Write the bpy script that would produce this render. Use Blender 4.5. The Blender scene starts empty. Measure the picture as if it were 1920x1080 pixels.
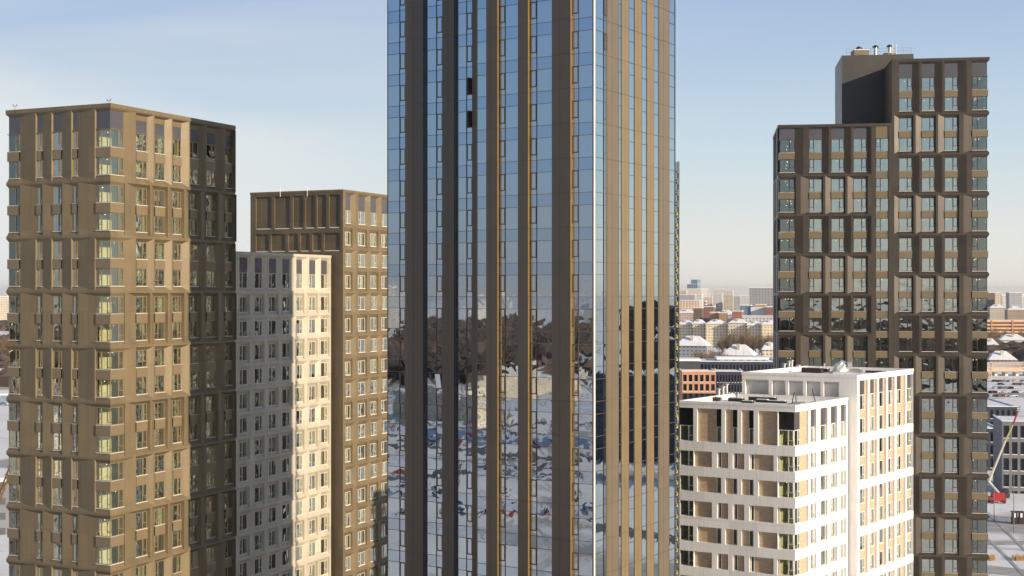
import bpy, math, random
from math import radians, sin, cos, pi, tan
from mathutils import Vector
random.seed(7)
SC = bpy.context.scene
COL = SC.collection

# ------------------------------------------------------------------ camera, sky, sun, exposure
F = 2600.0            # focal length of the photograph in its own pixels (1920 wide)
HZ = 548.0            # row of the horizon
H = 58.0              # camera height above the ground
cam = bpy.data.cameras.new("camera"); camo = bpy.data.objects.new("camera", cam); COL.objects.link(camo)
camo.location = (0, 0, H); camo.rotation_euler = (radians(90), 0, 0)
cam.sensor_width = 36; cam.lens = F / 1920 * 36; cam.shift_y = (HZ - 540) / 1920
cam.clip_start = 1; cam.clip_end = 60000
SC.camera = camo
SC.view_settings.view_transform = 'Standard'; SC.view_settings.look = 'None'
SC.view_settings.exposure = 0.2; SC.view_settings.gamma = 1

SUN_AZ, SUN_EL = 52.0, 17.0     # azimuth measured from the direction facing the camera (-Y) towards +X
sv = Vector((sin(radians(SUN_AZ)) * cos(radians(SUN_EL)), -cos(radians(SUN_AZ)) * cos(radians(SUN_EL)), sin(radians(SUN_EL))))
sl = bpy.data.lights.new("sun", 'SUN'); so = bpy.data.objects.new("sun", sl); COL.objects.link(so)
sl.energy = 5.0; sl.angle = radians(0.5); sl.color = (1.0, 0.84, 0.64)
so.rotation_euler = sv.to_track_quat('Z', 'Y').to_euler()
so.location = (60, -60, 200)

world = bpy.data.worlds.new("World"); SC.world = world; world.use_nodes = True
wn = world.node_tree; wn.nodes.clear()
def N(t, typ, **kw):
    n = t.nodes.new(typ)
    for k, v in kw.items(): setattr(n, k, v)
    return n
def Lk(t, a, b): t.links.new(a, b)
def math_(t, op, a, b=None, c=None, clamp=False):
    n = N(t, 'ShaderNodeMath', operation=op); n.use_clamp = clamp
    for i, v in enumerate((a, b, c)):
        if v is None: continue
        if isinstance(v, (int, float)): n.inputs[i].default_value = v
        else: Lk(t, v, n.inputs[i])
    return n.outputs[0]
def mixc(t, fac, a, b):
    n = N(t, 'ShaderNodeMix', data_type='RGBA')
    for s, v in ((0, fac), (6, a), (7, b)):
        if isinstance(v, (int, float)): n.inputs[s].default_value = v
        elif isinstance(v, tuple): n.inputs[s].default_value = (*v, 1)
        else: Lk(t, v, n.inputs[s])
    return n.outputs[2]
def ramp(t, fac, stops):
    r = N(t, 'ShaderNodeValToRGB'); el = r.color_ramp.elements
    while len(el) < len(stops): el.new(0.5)
    for e, (p, c) in zip(el, stops):
        e.position = p; e.color = (*c, 1) if isinstance(c, tuple) else (c, c, c, 1)
    Lk(t, fac, r.inputs[0]); return r.outputs[0]
sky = N(wn, 'ShaderNodeTexSky', sky_type='NISHITA'); sky.sun_disc = False
sky.sun_elevation = radians(SUN_EL); sky.sun_rotation = radians(180 - SUN_AZ)
sky.altitude = 200; sky.air_density = 1.0; sky.dust_density = 0.6; sky.ozone_density = 1.5
tc = N(wn, 'ShaderNodeTexCoord'); sep = N(wn, 'ShaderNodeSeparateXYZ'); Lk(wn, tc.outputs['Generated'], sep.inputs[0])
zc = math_(wn, 'MAXIMUM', sep.outputs[2], 0.0)
# thin high cirrus: the direction projected on a high layer
den = math_(wn, 'ADD', zc, 0.11)
cx = math_(wn, 'DIVIDE', sep.outputs[0], den); cy = math_(wn, 'DIVIDE', sep.outputs[1], den)
cmb = N(wn, 'ShaderNodeCombineXYZ'); Lk(wn, cx, cmb.inputs[0]); Lk(wn, cy, cmb.inputs[1])
mp = N(wn, 'ShaderNodeMapping'); mp.inputs['Rotation'].default_value = (0, 0, radians(-28)); mp.inputs['Scale'].default_value = (0.28, 0.75, 1)
mp.inputs['Location'].default_value = (0.3, 1.35, 0)
Lk(wn, cmb.outputs[0], mp.inputs[0])
n1 = N(wn, 'ShaderNodeTexNoise'); n1.inputs['Scale'].default_value = 1.1; n1.inputs['Detail'].default_value = 8; n1.inputs['Roughness'].default_value = 0.5; n1.inputs['Distortion'].default_value = 0.5
Lk(wn, mp.outputs[0], n1.inputs['Vector'])
cl = ramp(wn, n1.outputs[0], [(0.42, 0.0), (0.72, 0.75)])
side = math_(wn, 'MULTIPLY_ADD', sep.outputs[0], -1.6, 0.62, clamp=True)
cfac = math_(wn, 'MULTIPLY', math_(wn, 'MULTIPLY', cl, side), math_(wn, 'MULTIPLY_ADD', sep.outputs[1], 3.0, 0.3, clamp=True))
K = 10.0
low = ramp(wn, zc, [(0.0, (0.90 * K, 0.84 * K, 0.77 * K)), (0.04, (0.82 * K, 0.84 * K, 0.80 * K)), (0.10, (0.62 * K, 0.76 * K, 0.84 * K)), (0.22, (0.38 * K, 0.52 * K, 0.78 * K))])
lowf = ramp(wn, zc, [(0.0, 1.0), (0.21, 0.9), (0.36, 0.2)])
c0 = mixc(wn, lowf, sky.outputs[0], low)
zb_s = math_(wn, 'MULTIPLY_ADD', sep.outputs[0], -0.165, 0.075); zb_n = math_(wn, 'ADD', zb_s, math_(wn, 'MULTIPLY', n1.outputs[0], 0.06))
sheet = math_(wn, 'MULTIPLY', math_(wn, 'MULTIPLY', math_(wn, 'SUBTRACT', zb_n, zc), 28.0, clamp=True), math_(wn, 'MULTIPLY_ADD', sep.outputs[0], -4.5, -0.1, clamp=True))
front = math_(wn, 'MULTIPLY_ADD', sep.outputs[1], 3.0, 0.0, clamp=True)
c1 = mixc(wn, math_(wn, 'MULTIPLY', cfac, 0.8), c0, (7.6, 7.9, 8.1))
c2 = mixc(wn, math_(wn, 'MULTIPLY', math_(wn, 'MULTIPLY', sheet, front), 0.85), c1, (8.4, 8.6, 8.6))
dotn = N(wn, 'ShaderNodeVectorMath', operation='DOT_PRODUCT'); Lk(wn, tc.outputs['Generated'], dotn.inputs[0]); dotn.inputs[1].default_value = (-0.88, -0.47, 0)
far_ = math_(wn, 'MULTIPLY_ADD', dotn.outputs['Value'], 1.9, -0.75, clamp=True)
dim = ramp(wn, zc, [(0.0, (0.46, 0.53, 0.66)), (0.10, (0.58, 0.66, 0.80)), (0.22, (0.74, 0.86, 0.96)), (0.5, (0.85, 0.92, 1.0))])
mm = N(wn, 'ShaderNodeMix', data_type='RGBA', blend_type='MULTIPLY'); Lk(wn, far_, mm.inputs[0]); Lk(wn, c2, mm.inputs[6]); Lk(wn, dim, mm.inputs[7]); c2 = mm.outputs[2]
bg = N(wn, 'ShaderNodeBackground'); bg.inputs['Strength'].default_value = 0.085; Lk(wn, c2, bg.inputs[0])
wo = N(wn, 'ShaderNodeOutputWorld'); Lk(wn, bg.outputs[0], wo.inputs[0])

# ------------------------------------------------------------------ helpers
class MB:
    def __init__(s): s.v = []; s.f = []; s.m = []
    def poly(s, pts, m=0):
        b = len(s.v); s.v += [tuple(p) for p in pts]; s.f.append(tuple(range(b, b + len(pts)))); s.m.append(m)
    def rect(s, x0, x1, z0, z1, y=0, m=0):
        if x1 - x0 > 1e-4 and z1 - z0 > 1e-4: s.poly([(x0, y, z0), (x1, y, z0), (x1, y, z1), (x0, y, z1)], m)
    def box(s, x0, x1, y0, y1, z0, z1, m=0, mt=None):
        b = len(s.v)
        s.v += [(x0, y0, z0), (x1, y0, z0), (x1, y1, z0), (x0, y1, z0), (x0, y0, z1), (x1, y0, z1), (x1, y1, z1), (x0, y1, z1)]
        for q in ((3, 2, 1, 0), (4, 5, 6, 7), (0, 1, 5, 4), (1, 2, 6, 5), (2, 3, 7, 6), (3, 0, 4, 7)):
            s.f.append(tuple(b + i for i in q)); s.m.append(m)
        if mt is not None: s.m[-5] = mt
    def prism(s, pts, z0, z1, m=0, mt=None):
        n = len(pts)
        s.poly([(x, y, z0) for x, y in reversed(pts)], m); s.poly([(x, y, z1) for x, y in pts], m if mt is None else mt)
        for i in range(n):
            a, b = pts[i], pts[(i + 1) % n]
            s.poly([(*a, z0), (*b, z0), (*b, z1), (*a, z1)], m)
    def tube(s, p0, p1, r0, r1=None, n=8, m=0, cap=True):
        r1 = r0 if r1 is None else r1
        p0, p1 = Vector(p0), Vector(p1); d = (p1 - p0).normalized()
        a = d.orthogonal().normalized(); c = d.cross(a); b = len(s.v)
        for p, r in ((p0, r0), (p1, r1)):
            for i in range(n):
                t = 2 * pi * i / n; s.v.append(tuple(p + (a * cos(t) + c * sin(t)) * r))
        for i in range(n):
            j = (i + 1) % n; s.f.append((b + i, b + j, b + n + j, b + n + i)); s.m.append(m)
        if cap:
            s.f.append(tuple(b + i for i in reversed(range(n)))); s.m.append(m)
            s.f.append(tuple(b + n + i for i in range(n))); s.m.append(m)
    def mesh(s, name, mats):
        me = bpy.data.meshes.new(name); me.from_pydata(s.v, [], s.f)
        for m in mats: me.materials.append(m)
        me.polygons.foreach_set('material_index', s.m); me.update(); return me
    def build(s, name, mats, parent=None, loc=(0, 0, 0), th=0.0, **props):
        o = bpy.data.objects.new(name, s.mesh(name, mats)); COL.objects.link(o)
        o.location = loc; o.rotation_euler = (0, 0, radians(th)); o.parent = parent
        for k, v in props.items(): o[k] = v
        return o
def link(name, me, parent=None, loc=(0, 0, 0), th=0.0, **props):
    o = bpy.data.objects.new(name, me); COL.objects.link(o); o.location = loc; o.rotation_euler = (0, 0, radians(th)); o.parent = parent
    for k, v in props.items(): o[k] = v
    return o
def thing(name, label, cat, loc=(0, 0, 0), rz=0.0, group=None):
    o = bpy.data.objects.new(name, None); COL.objects.link(o); o.location = loc; o.rotation_euler = (0, 0, radians(rz))
    o.empty_display_size = 1; o['label'] = label; o['category'] = cat
    if group: o['group'] = group
    return o
def copy_tree(o, parent=None, **props):
    c = o.copy(); COL.objects.link(c); c.parent = parent
    for k, v in props.items(): c[k] = v
    for ch in list(o.children): copy_tree(ch, c)
    return c

# ------------------------------------------------------------------ materials
def mat(name, base, rough=0.6, metal=0.0, spec=0.5, var=0.12, vscale=0.35, ribs=0, joint=None, bump=0.0, bscale=2.0):
    m = bpy.data.materials.new(name); m.use_nodes = True; t = m.node_tree; p = t.nodes['Principled BSDF']
    p.inputs['Roughness'].default_value = rough; p.inputs['Metallic'].default_value = metal; p.inputs['Specular IOR Level'].default_value = spec
    tcn = N(t, 'ShaderNodeTexCoord'); nz = N(t, 'ShaderNodeTexNoise'); nz.inputs['Scale'].default_value = vscale; nz.inputs['Detail'].default_value = 6
    Lk(t, tcn.outputs['Object'], nz.inputs['Vector'])
    a = tuple(min(1, c * (1 - var)) for c in base); b = tuple(min(1, c * (1 + var)) for c in base)
    c = ramp(t, nz.outputs[0], [(0.3, a), (0.7, b)])
    if joint:   # thin panel joints, every (jx, jz) metres
        sp = N(t, 'ShaderNodeSeparateXYZ'); Lk(t, tcn.outputs['Object'], sp.inputs[0])
        def ln(src, step, w=0.02):
            fr = math_(t, 'FRACT', math_(t, 'DIVIDE', src, step)); return math_(t, 'LESS_THAN', fr, w / step)
        j = math_(t, 'MAXIMUM', ln(sp.outputs[0], joint[0]), ln(sp.outputs[2], joint[1]))
        c = mixc(t, math_(t, 'MULTIPLY', j, 0.6), c, tuple(x * 0.25 for x in base))
        cv = N(t, 'ShaderNodeCombineXYZ'); Lk(t, math_(t, 'FLOOR', math_(t, 'DIVIDE', sp.outputs[0], joint[0])), cv.inputs[0]); Lk(t, math_(t, 'FLOOR', math_(t, 'DIVIDE', sp.outputs[2], joint[1])), cv.inputs[1])
        wn_ = N(t, 'ShaderNodeTexWhiteNoise', noise_dimensions='2D'); Lk(t, cv.outputs[0], wn_.inputs['Vector'])
        pan = wn_.outputs['Value']
        mps = N(t, 'ShaderNodeMapping'); mps.inputs['Scale'].default_value = (3.5, 3.5, 0.22); Lk(t, tcn.outputs['Object'], mps.inputs[0])
        ns = N(t, 'ShaderNodeTexNoise'); ns.inputs['Scale'].default_value = 1.0; ns.inputs['Detail'].default_value = 5; Lk(t, mps.outputs[0], ns.inputs['Vector'])
        k_ = math_(t, 'ADD', math_(t, 'MULTIPLY_ADD', pan, 0.16, 0.76), math_(t, 'MULTIPLY', ns.outputs[0], 0.32))
        vm = N(t, 'ShaderNodeVectorMath', operation='SCALE'); Lk(t, c, vm.inputs[0]); Lk(t, k_, vm.inputs['Scale']); c = vm.outputs[0]
    Lk(t, c, p.inputs['Base Color'])
    rr = math_(t, 'MULTIPLY_ADD', nz.outputs[0], 0.25, rough - 0.12); Lk(t, rr, p.inputs['Roughness'])
    hsrc = None
    if ribs:
        wv = N(t, 'ShaderNodeTexWave', wave_type='BANDS', bands_direction='X'); wv.inputs['Scale'].default_value = ribs
        Lk(t, tcn.outputs['Object'], wv.inputs['Vector']); hsrc = wv.outputs[1]
        bp = N(t, 'ShaderNodeBump'); bp.inputs['Strength'].default_value = 0.35; bp.inputs['Distance'].default_value = 0.02
        Lk(t, hsrc, bp.inputs['Height']); Lk(t, bp.outputs[0], p.inputs['Normal'])
    elif bump:
        n2 = N(t, 'ShaderNodeTexNoise'); n2.inputs['Scale'].default_value = bscale; n2.inputs['Detail'].default_value = 5
        Lk(t, tcn.outputs['Object'], n2.inputs['Vector'])
        bp = N(t, 'ShaderNodeBump'); bp.inputs['Strength'].default_value = bump; bp.inputs['Distance'].default_value = 0.1
        Lk(t, n2.outputs[0], bp.inputs['Height']); Lk(t, bp.outputs[0], p.inputs['Normal'])
    return m
M = {}
M['bronze'] = mat('bronze_cladding', (0.198, 0.150, 0.083), 0.50, 0.10, joint=(1.2, 3.1), var=0.08)
M['bronze_light'] = mat('bronze_spandrel', (0.255, 0.192, 0.112), 0.42, 0.25, var=0.06)
M['bronze_ribbed'] = mat('ribbed_bronze', (0.165, 0.128, 0.08), 0.5, 0.2, ribs=6, joint=(1.5, 3.1))
M['brown'] = mat('dark_brown_cladding', (0.070, 0.056, 0.042), 0.45, 0.2, joint=(1.2, 3.1), var=0.08)
M['brown_light'] = mat('tan_spandrel', (0.215, 0.165, 0.095), 0.42, 0.25, var=0.06)
M['cream'] = mat('cream_cladding', (0.53, 0.475, 0.37), 0.5, 0.0, joint=(2.4, 3.1), var=0.05)
M['white'] = mat('white_cladding', (0.86, 0.83, 0.78), 0.5, joint=(3.4, 30), var=0.03)
M['slate'] = mat('slate_panel', (0.115, 0.11, 0.12), 0.25, 0.3, var=0.1)
M['black'] = mat('black_panel', (0.02, 0.02, 0.025), 0.3, 0.2)
M['roofmembrane'] = mat('roof_membrane', (0.30, 0.29, 0.28), 0.9, vscale=0.5, var=0.4)
M['snow'] = mat('snow', (0.88, 0.87, 0.87), 0.75, var=0.05, bump=0.5, bscale=1.5)
M['frame_dark'] = mat('dark_window_frame', (0.06, 0.05, 0.042), 0.4, 0.3)
M['frame_bronze'] = mat('bronze_window_frame', (0.34, 0.26, 0.15), 0.35, 0.4)
M['frame_light'] = mat('pale_window_frame', (0.62, 0.56, 0.44), 0.4)
M['frame_white'] = mat('white_window_frame', (0.82, 0.80, 0.74), 0.4)
M['sill'] = mat('light_metal_sill', (0.72, 0.68, 0.60), 0.4, 0.1)
M['room'] = mat('room_plaster', (0.74, 0.72, 0.58), 0.8, var=0.1, vscale=1.5)
M['roomdark'] = mat('room_dark', (0.10, 0.095, 0.085), 0.8, var=0.4, vscale=0.8)
M['curtain'] = mat('curtain', (0.78, 0.75, 0.68), 0.9, ribs=4)
M['t_panel'] = mat('tower_brown_panel', (0.135, 0.105, 0.078), 0.36, 0.40, var=0.05)
M['t_gold'] = mat('tower_gold_panel', (0.30, 0.215, 0.11), 0.36, 0.45, var=0.05)
M['t_tan'] = mat('tower_tan_panel', (0.21, 0.162, 0.105), 0.38, 0.4, var=0.05)
M['t_frame'] = mat('tower_mullion', (0.16, 0.12, 0.09), 0.35, 0.6)
M['corner'] = mat('corner_trim', (0.80, 0.76, 0.68), 0.4, 0.1)
M['steel'] = mat('galvanised_steel', (0.48, 0.48, 0.48), 0.4, 0.7)
M['red'] = mat('red_paint', (0.36, 0.02, 0.025), 0.4)
M['rubber'] = mat('rubber', (0.03, 0.03, 0.03), 0.8)

bk = bpy.data.materials.new('tan_brick'); bk.use_nodes = True; t = bk.node_tree; p = t.nodes['Principled BSDF']
tcn = N(t, 'ShaderNodeTexCoord'); sp = N(t, 'ShaderNodeSeparateXYZ'); Lk(t, tcn.outputs['Object'], sp.inputs[0])
cb = N(t, 'ShaderNodeCombineXYZ'); Lk(t, sp.outputs[0], cb.inputs[0]); Lk(t, sp.outputs[2], cb.inputs[1])
br = N(t, 'ShaderNodeTexBrick'); br.inputs['Scale'].default_value = 1.0; br.inputs['Brick Width'].default_value = 0.5; br.inputs['Row Height'].default_value = 0.14
br.inputs['Mortar Size'].default_value = 0.012; br.inputs['Bias'].default_value = 0.0
br.inputs['Color1'].default_value = (0.60, 0.42, 0.265, 1); br.inputs['Color2'].default_value = (0.44, 0.31, 0.20, 1); br.inputs['Mortar'].default_value = (0.5, 0.41, 0.31, 1)
Lk(t, cb.outputs[0], br.inputs['Vector']); nz = N(t, 'ShaderNodeTexNoise'); nz.inputs['Scale'].default_value = 1.6; Lk(t, tcn.outputs['Object'], nz.inputs['Vector'])
Lk(t, mixc(t, math_(t, 'MULTIPLY', nz.outputs[0], 0.4), br.outputs[0], (0.52, 0.38, 0.25)), p.inputs['Base Color']); p.inputs['Roughness'].default_value = 0.85
M['brick'] = bk

def glass_mat(name, tint, refl, base_fac, bump=0.02, bscale=0.7):
    m = bpy.data.materials.new(name); m.use_nodes = True; t = m.node_tree; t.nodes.clear()
    out = N(t, 'ShaderNodeOutputMaterial'); tr = N(t, 'ShaderNodeBsdfTransparent'); tr.inputs[0].default_value = (*tint, 1)
    gl = N(t, 'ShaderNodeBsdfGlossy'); gl.inputs[0].default_value = (*refl, 1); gl.inputs['Roughness'].default_value = 0.0
    lw = N(t, 'ShaderNodeLayerWeight'); lw.inputs[0].default_value = 0.35
    fac = math_(t, 'MULTIPLY_ADD', lw.outputs[0], 0.8, base_fac, clamp=True)
    g = N(t, 'ShaderNodeNewGeometry'); nz = N(t, 'ShaderNodeTexNoise'); nz.inputs['Scale'].default_value = bscale; nz.inputs['Detail'].default_value = 1.5
    Lk(t, g.outputs['Position'], nz.inputs['Vector']); bp = N(t, 'ShaderNodeBump'); bp.inputs['Strength'].default_value = 1.0; bp.inputs['Distance'].default_value = bump
    Lk(t, nz.outputs[0], bp.inputs['Height']); Lk(t, bp.outputs[0], gl.inputs['Normal'])
    mx = N(t, 'ShaderNodeMixShader'); Lk(t, fac, mx.inputs[0]); Lk(t, tr.outputs[0], mx.inputs[1]); Lk(t, gl.outputs[0], mx.inputs[2]); Lk(t, mx.outputs[0], out.inputs[0])
    return m
M['glass'] = glass_mat('window_glass', (0.72, 0.79, 0.60), (0.93, 1.0, 0.93), 0.46)
M['glass_clear'] = glass_mat('corner_window_glass', (0.86, 0.89, 0.70), (0.90, 1.0, 0.95), 0.20)
def mirror_mat(name, c, bump, bscale):
    m = bpy.data.materials.new(name); m.use_nodes = True; t = m.node_tree; p = t.nodes['Principled BSDF']
    p.inputs['Metallic'].default_value = 1; p.inputs['Roughness'].default_value = 0.015; p.inputs['Base Color'].default_value = (*c, 1)
    g = N(t, 'ShaderNodeNewGeometry')
    nz = N(t, 'ShaderNodeTexNoise'); nz.inputs['Scale'].default_value = bscale; nz.inputs['Detail'].default_value = 0.9; nz.inputs['Distortion'].default_value = 0.8
    Lk(t, g.outputs['Position'], nz.inputs['Vector'])
    bp = N(t, 'ShaderNodeBump'); bp.inputs['Strength'].default_value = 1.0; bp.inputs['Distance'].default_value = bump
    Lk(t, nz.outputs[0], bp.inputs['Height']); Lk(t, bp.outputs[0], p.inputs['Normal'])
    return m
M['t_glass'] = mirror_mat('tower_vision_glass', (0.52, 0.57, 0.60), 0.0048, 0.6)
M['t_glass_spandrel'] = mirror_mat('tower_spandrel_glass', (0.44, 0.51, 0.58), 0.006, 0.65)
M['t_glass_r'] = mirror_mat('tower_side_glass', (0.56, 0.66, 0.70), 0.005, 0.6)
def emit_mat(name, c, s):
    m = bpy.data.materials.new(name); m.use_nodes = True; p = m.node_tree.nodes['Principled BSDF']
    p.inputs['Emission Color'].default_value = (*c, 1); p.inputs['Emission Strength'].default_value = s; p.inputs['Base Color'].default_value = (*c, 1); return m
M['bulb'] = emit_mat('lit_bulb', (1.0, 0.93, 0.78), 4.0)
GLASS = [M['glass']]; GLASSC = [M['glass_clear']]

# ------------------------------------------------------------------ facade machinery
# A face is a local frame: x along the wall, y inwards, z up (absolute height above the camera + H).
class Face:
    def __init__(s, th, x, y): s.th = th; s.x = x; s.y = y; s.c = cos(radians(th)); s.s = sin(radians(th))
    def sx(s, px, y=0.0):
        """distance along the face at which column px of the photograph meets it"""
        k = (px - 960) / F; ox = s.x - s.s * y; oy = s.y + s.c * y
        return (k * oy - ox) / (s.c - k * s.s)
    def w(s, x, y=0.0): return (s.x + s.c * x - s.s * y, s.y + s.s * x + s.c * y)
def cell(mb, x0, x1, z0, z1, a, b, c, e, d, m=0, left=True, right=True, y0=0.0):
    if left: mb.poly([(x0, y0, z0), (x0, y0, z1), (a, d, e), (a, d, c)], m)
    if right: mb.poly([(x1, y0, z0), (b, d, c), (b, d, e), (x1, y0, z1)], m)
    mb.poly([(x0, y0, z0), (a, d, c), (b, d, c), (x1, y0, z0)], m)
    mb.poly([(x0, y0, z1), (x1, y0, z1), (b, d, e), (a, d, e)], m)

class Building:
    def __init__(s, root, frame_mat, pane='glass'):
        s.root = root; s.wins = []; s.inner = MB(); s.frame = frame_mat; s.bx, s.by = root.location.x, root.location.y
    def add_wall(s, mb, mats, face, name='wall', **kw):
        return mb.build(name, mats, s.root, (face.x - s.bx, face.y - s.by, 0), face.th, **kw)
    def win(s, face, a, b, c, e, d, style='std', lit=True):
        s.wins.append((face, a, b, c, e, d, style))
    def finish_windows(s, limit=100, curtain=0.35, lamp=0.5, ymin=-3, ymax=1100):
        cache = {}; seen = []; rest = []
        for w in s.wins:
            face, a, b, c, e, d, st = w
            X, Y = face.w((a + b) / 2, d); py = HZ - ((c + e) / 2 - H) / Y * F
            area = (b - a) * (e - c) / Y / Y * abs(X / Y * face.s * -1 - face.c * -1 if True else 1)
            vis = -20 < py < 1105 and 0 < 960 + X / Y * F < 1920
            facing = (face.s * X - face.c * Y) < 0
            (seen if vis and facing else rest).append((area, w))
        seen.sort(key=lambda q: -q[0]); rest += seen[limit:]; seen = seen[:limit]
        fm, gm = MB(), MB()
        def shapes(w, h, st, fb=None, gb=None, off=None):
            fb = fb or MB(); gb = gb or MB(); ft = 0.07; n0 = len(fb.v); g0 = len(gb.v)
            fb.box(0, w, -0.02, 0.07, 0.0, ft); fb.box(0, w, -0.02, 0.07, h - ft, h); fb.box(0, ft, -0.02, 0.07, ft, h - ft); fb.box(w - ft, w, -0.02, 0.07, ft, h - ft)
            sashl = st.endswith('L'); 
            if st[:4] in ('std_', 'crn_', 'wht_'):
                q = 0.37 * w
                xm = q if sashl else w - q
                fb.box(xm - 0.045, xm + 0.045, -0.03, 0.08, ft, h - ft)
                xa, xb = (ft, xm - 0.045) if sashl else (xm + 0.045, w - ft)
                fb.box(xa, xb, -0.025, 0.075, 0.33 * h, 0.33 * h + 0.07)
                fb.box(xa + 0.0, xa + 0.05, -0.04, 0.0, 0.33 * h + 0.07, h - ft); fb.box(xb - 0.05, xb, -0.04, 0.0, 0.33 * h + 0.07, h - ft)
            elif st.startswith('two'):
                fb.box(w / 2 - 0.04, w / 2 + 0.04, -0.03, 0.08, ft, h - ft)
            fb.box(-0.03, w + 0.03, -0.14, -0.022, -0.05, 0.02, 1)
            gb.rect(ft * 0.5, w - ft * 0.5, ft * 0.5, h - ft * 0.5, 0.03)
            return fb, gb, n0, g0
        for _, (face, a, b, c, e, d, st) in seen:
            key = (round(b - a, 2), round(e - c, 2), st)
            if key not in cache:
                fb, gb, _, _ = shapes(b - a, e - c, st); cache[key] = (fb.mesh('window', [s.frame, M['sill']]), gb.mesh('pane', GLASSC if st.startswith('crn') else GLASS))
            fme, gme = cache[key]; X, Y = face.w(a, d)
            o = link('window', fme, s.root, (X - s.bx, Y - s.by, c), face.th); link('pane', gme, o)
        if rest:
            mb = MB()
            for _, (face, a, b, c, e, d, st) in rest:
                fb, gb, _, _ = shapes(b - a, e - c, st)
                for src, mo in ((fb, 0), (gb, 2 if not st.startswith('crn') else 3)):
                    base = len(mb.v)
                    for x, y, z in src.v:
                        X, Y = face.w(a + x, d + y); mb.v.append((X - s.bx, Y - s.by, c + z))
                    for f, m in zip(src.f, src.m): mb.f.append(tuple(base + i for i in f)); mb.m.append(m + mo)
            mb.build('window', [s.frame, M['sill'], M['glass'], M['glass_clear']], s.root, kind='stuff')
        for face, a, b, c, e, d, st in s.wins:
            def wp(x, y, z): X, Y = face.w(x, y); return (X - s.bx, Y - s.by, z)
            if random.random() < curtain and not st.startswith('crn'):
                r = random.uniform(0.25, 0.6) * (b - a); x0 = a if random.random() < 0.5 else b - r; z0 = c - 0.1 if random.random() < 0.7 else c + random.uniform(0.3, 1) * (e - c) * 0.7
                s.inner.poly([wp(x0, d + 0.3, z0), wp(x0 + r, d + 0.3, z0), wp(x0 + r, d + 0.3, e), wp(x0, d + 0.3, e)], 1)
            if random.random() < lamp:
                x = random.uniform(a + 0.2, b - 0.2); z = e - random.uniform(0.15, 0.3); r = 0.055; y = d + random.uniform(0.9, 2.0)
                q = [wp(x - r, y, z), wp(x, y - r, z), wp(x + r, y, z), wp(x, y + r, z), wp(x, y, z + r), wp(x, y, z - r)]
                for i in range(4): s.inner.poly([q[i], q[(i + 1) % 4], q[4]], 2); s.inner.poly([q[(i + 1) % 4], q[i], q[5]], 2)
    def interior(s, foot, floors, zb, zt, inset=0.66, core=4.6):
        """floor slabs and a core inside the footprint (world xy)"""
        f1 = [(x - s.bx, y - s.by) for x, y in offset(foot, inset)]; f2 = [(x - s.bx, y - s.by) for x, y in offset(foot, core)]
        for z in floors: s.inner.prism(f1, z - 0.3, z)
        s.inner.prism(f2, zb, zt, 0)
    def partitions(s, face, xs, z0, z1, y0=0.7, y1=4.7):
        for x in xs:
            (X0, Y0), (X1, Y1) = face.w(x, y0), face.w(x, y1)
            s.inner.poly([(X0 - s.bx, Y0 - s.by, z0), (X1 - s.bx, Y1 - s.by, z0), (X1 - s.bx, Y1 - s.by, z1), (X0 - s.bx, Y0 - s.by, z1)])
    def done(s):
        if s.inner.v: s.inner.build('interior', [M['room'], M['curtain'], M['bulb']], s.root)

def offset(pts, d):
    n = len(pts); out = []
    A = sum(pts[i][0] * pts[(i + 1) % n][1] - pts[(i + 1) % n][0] * pts[i][1] for i in range(n)); sg = 1 if A > 0 else -1
    for i in range(n):
        p0, p1, p2 = Vector(pts[i - 1]), Vector(pts[i]), Vector(pts[(i + 1) % n])
        e1 = (p1 - p0).normalized(); e2 = (p2 - p1).normalized(); n1 = Vector((-e1.y, e1.x)) * sg; n2 = Vector((-e2.y, e2.x)) * sg
        k = d / (1 + n1.dot(n2)); q = p1 + (n1 + n2) * k; out.append((q.x, q.y))
    return out

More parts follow.
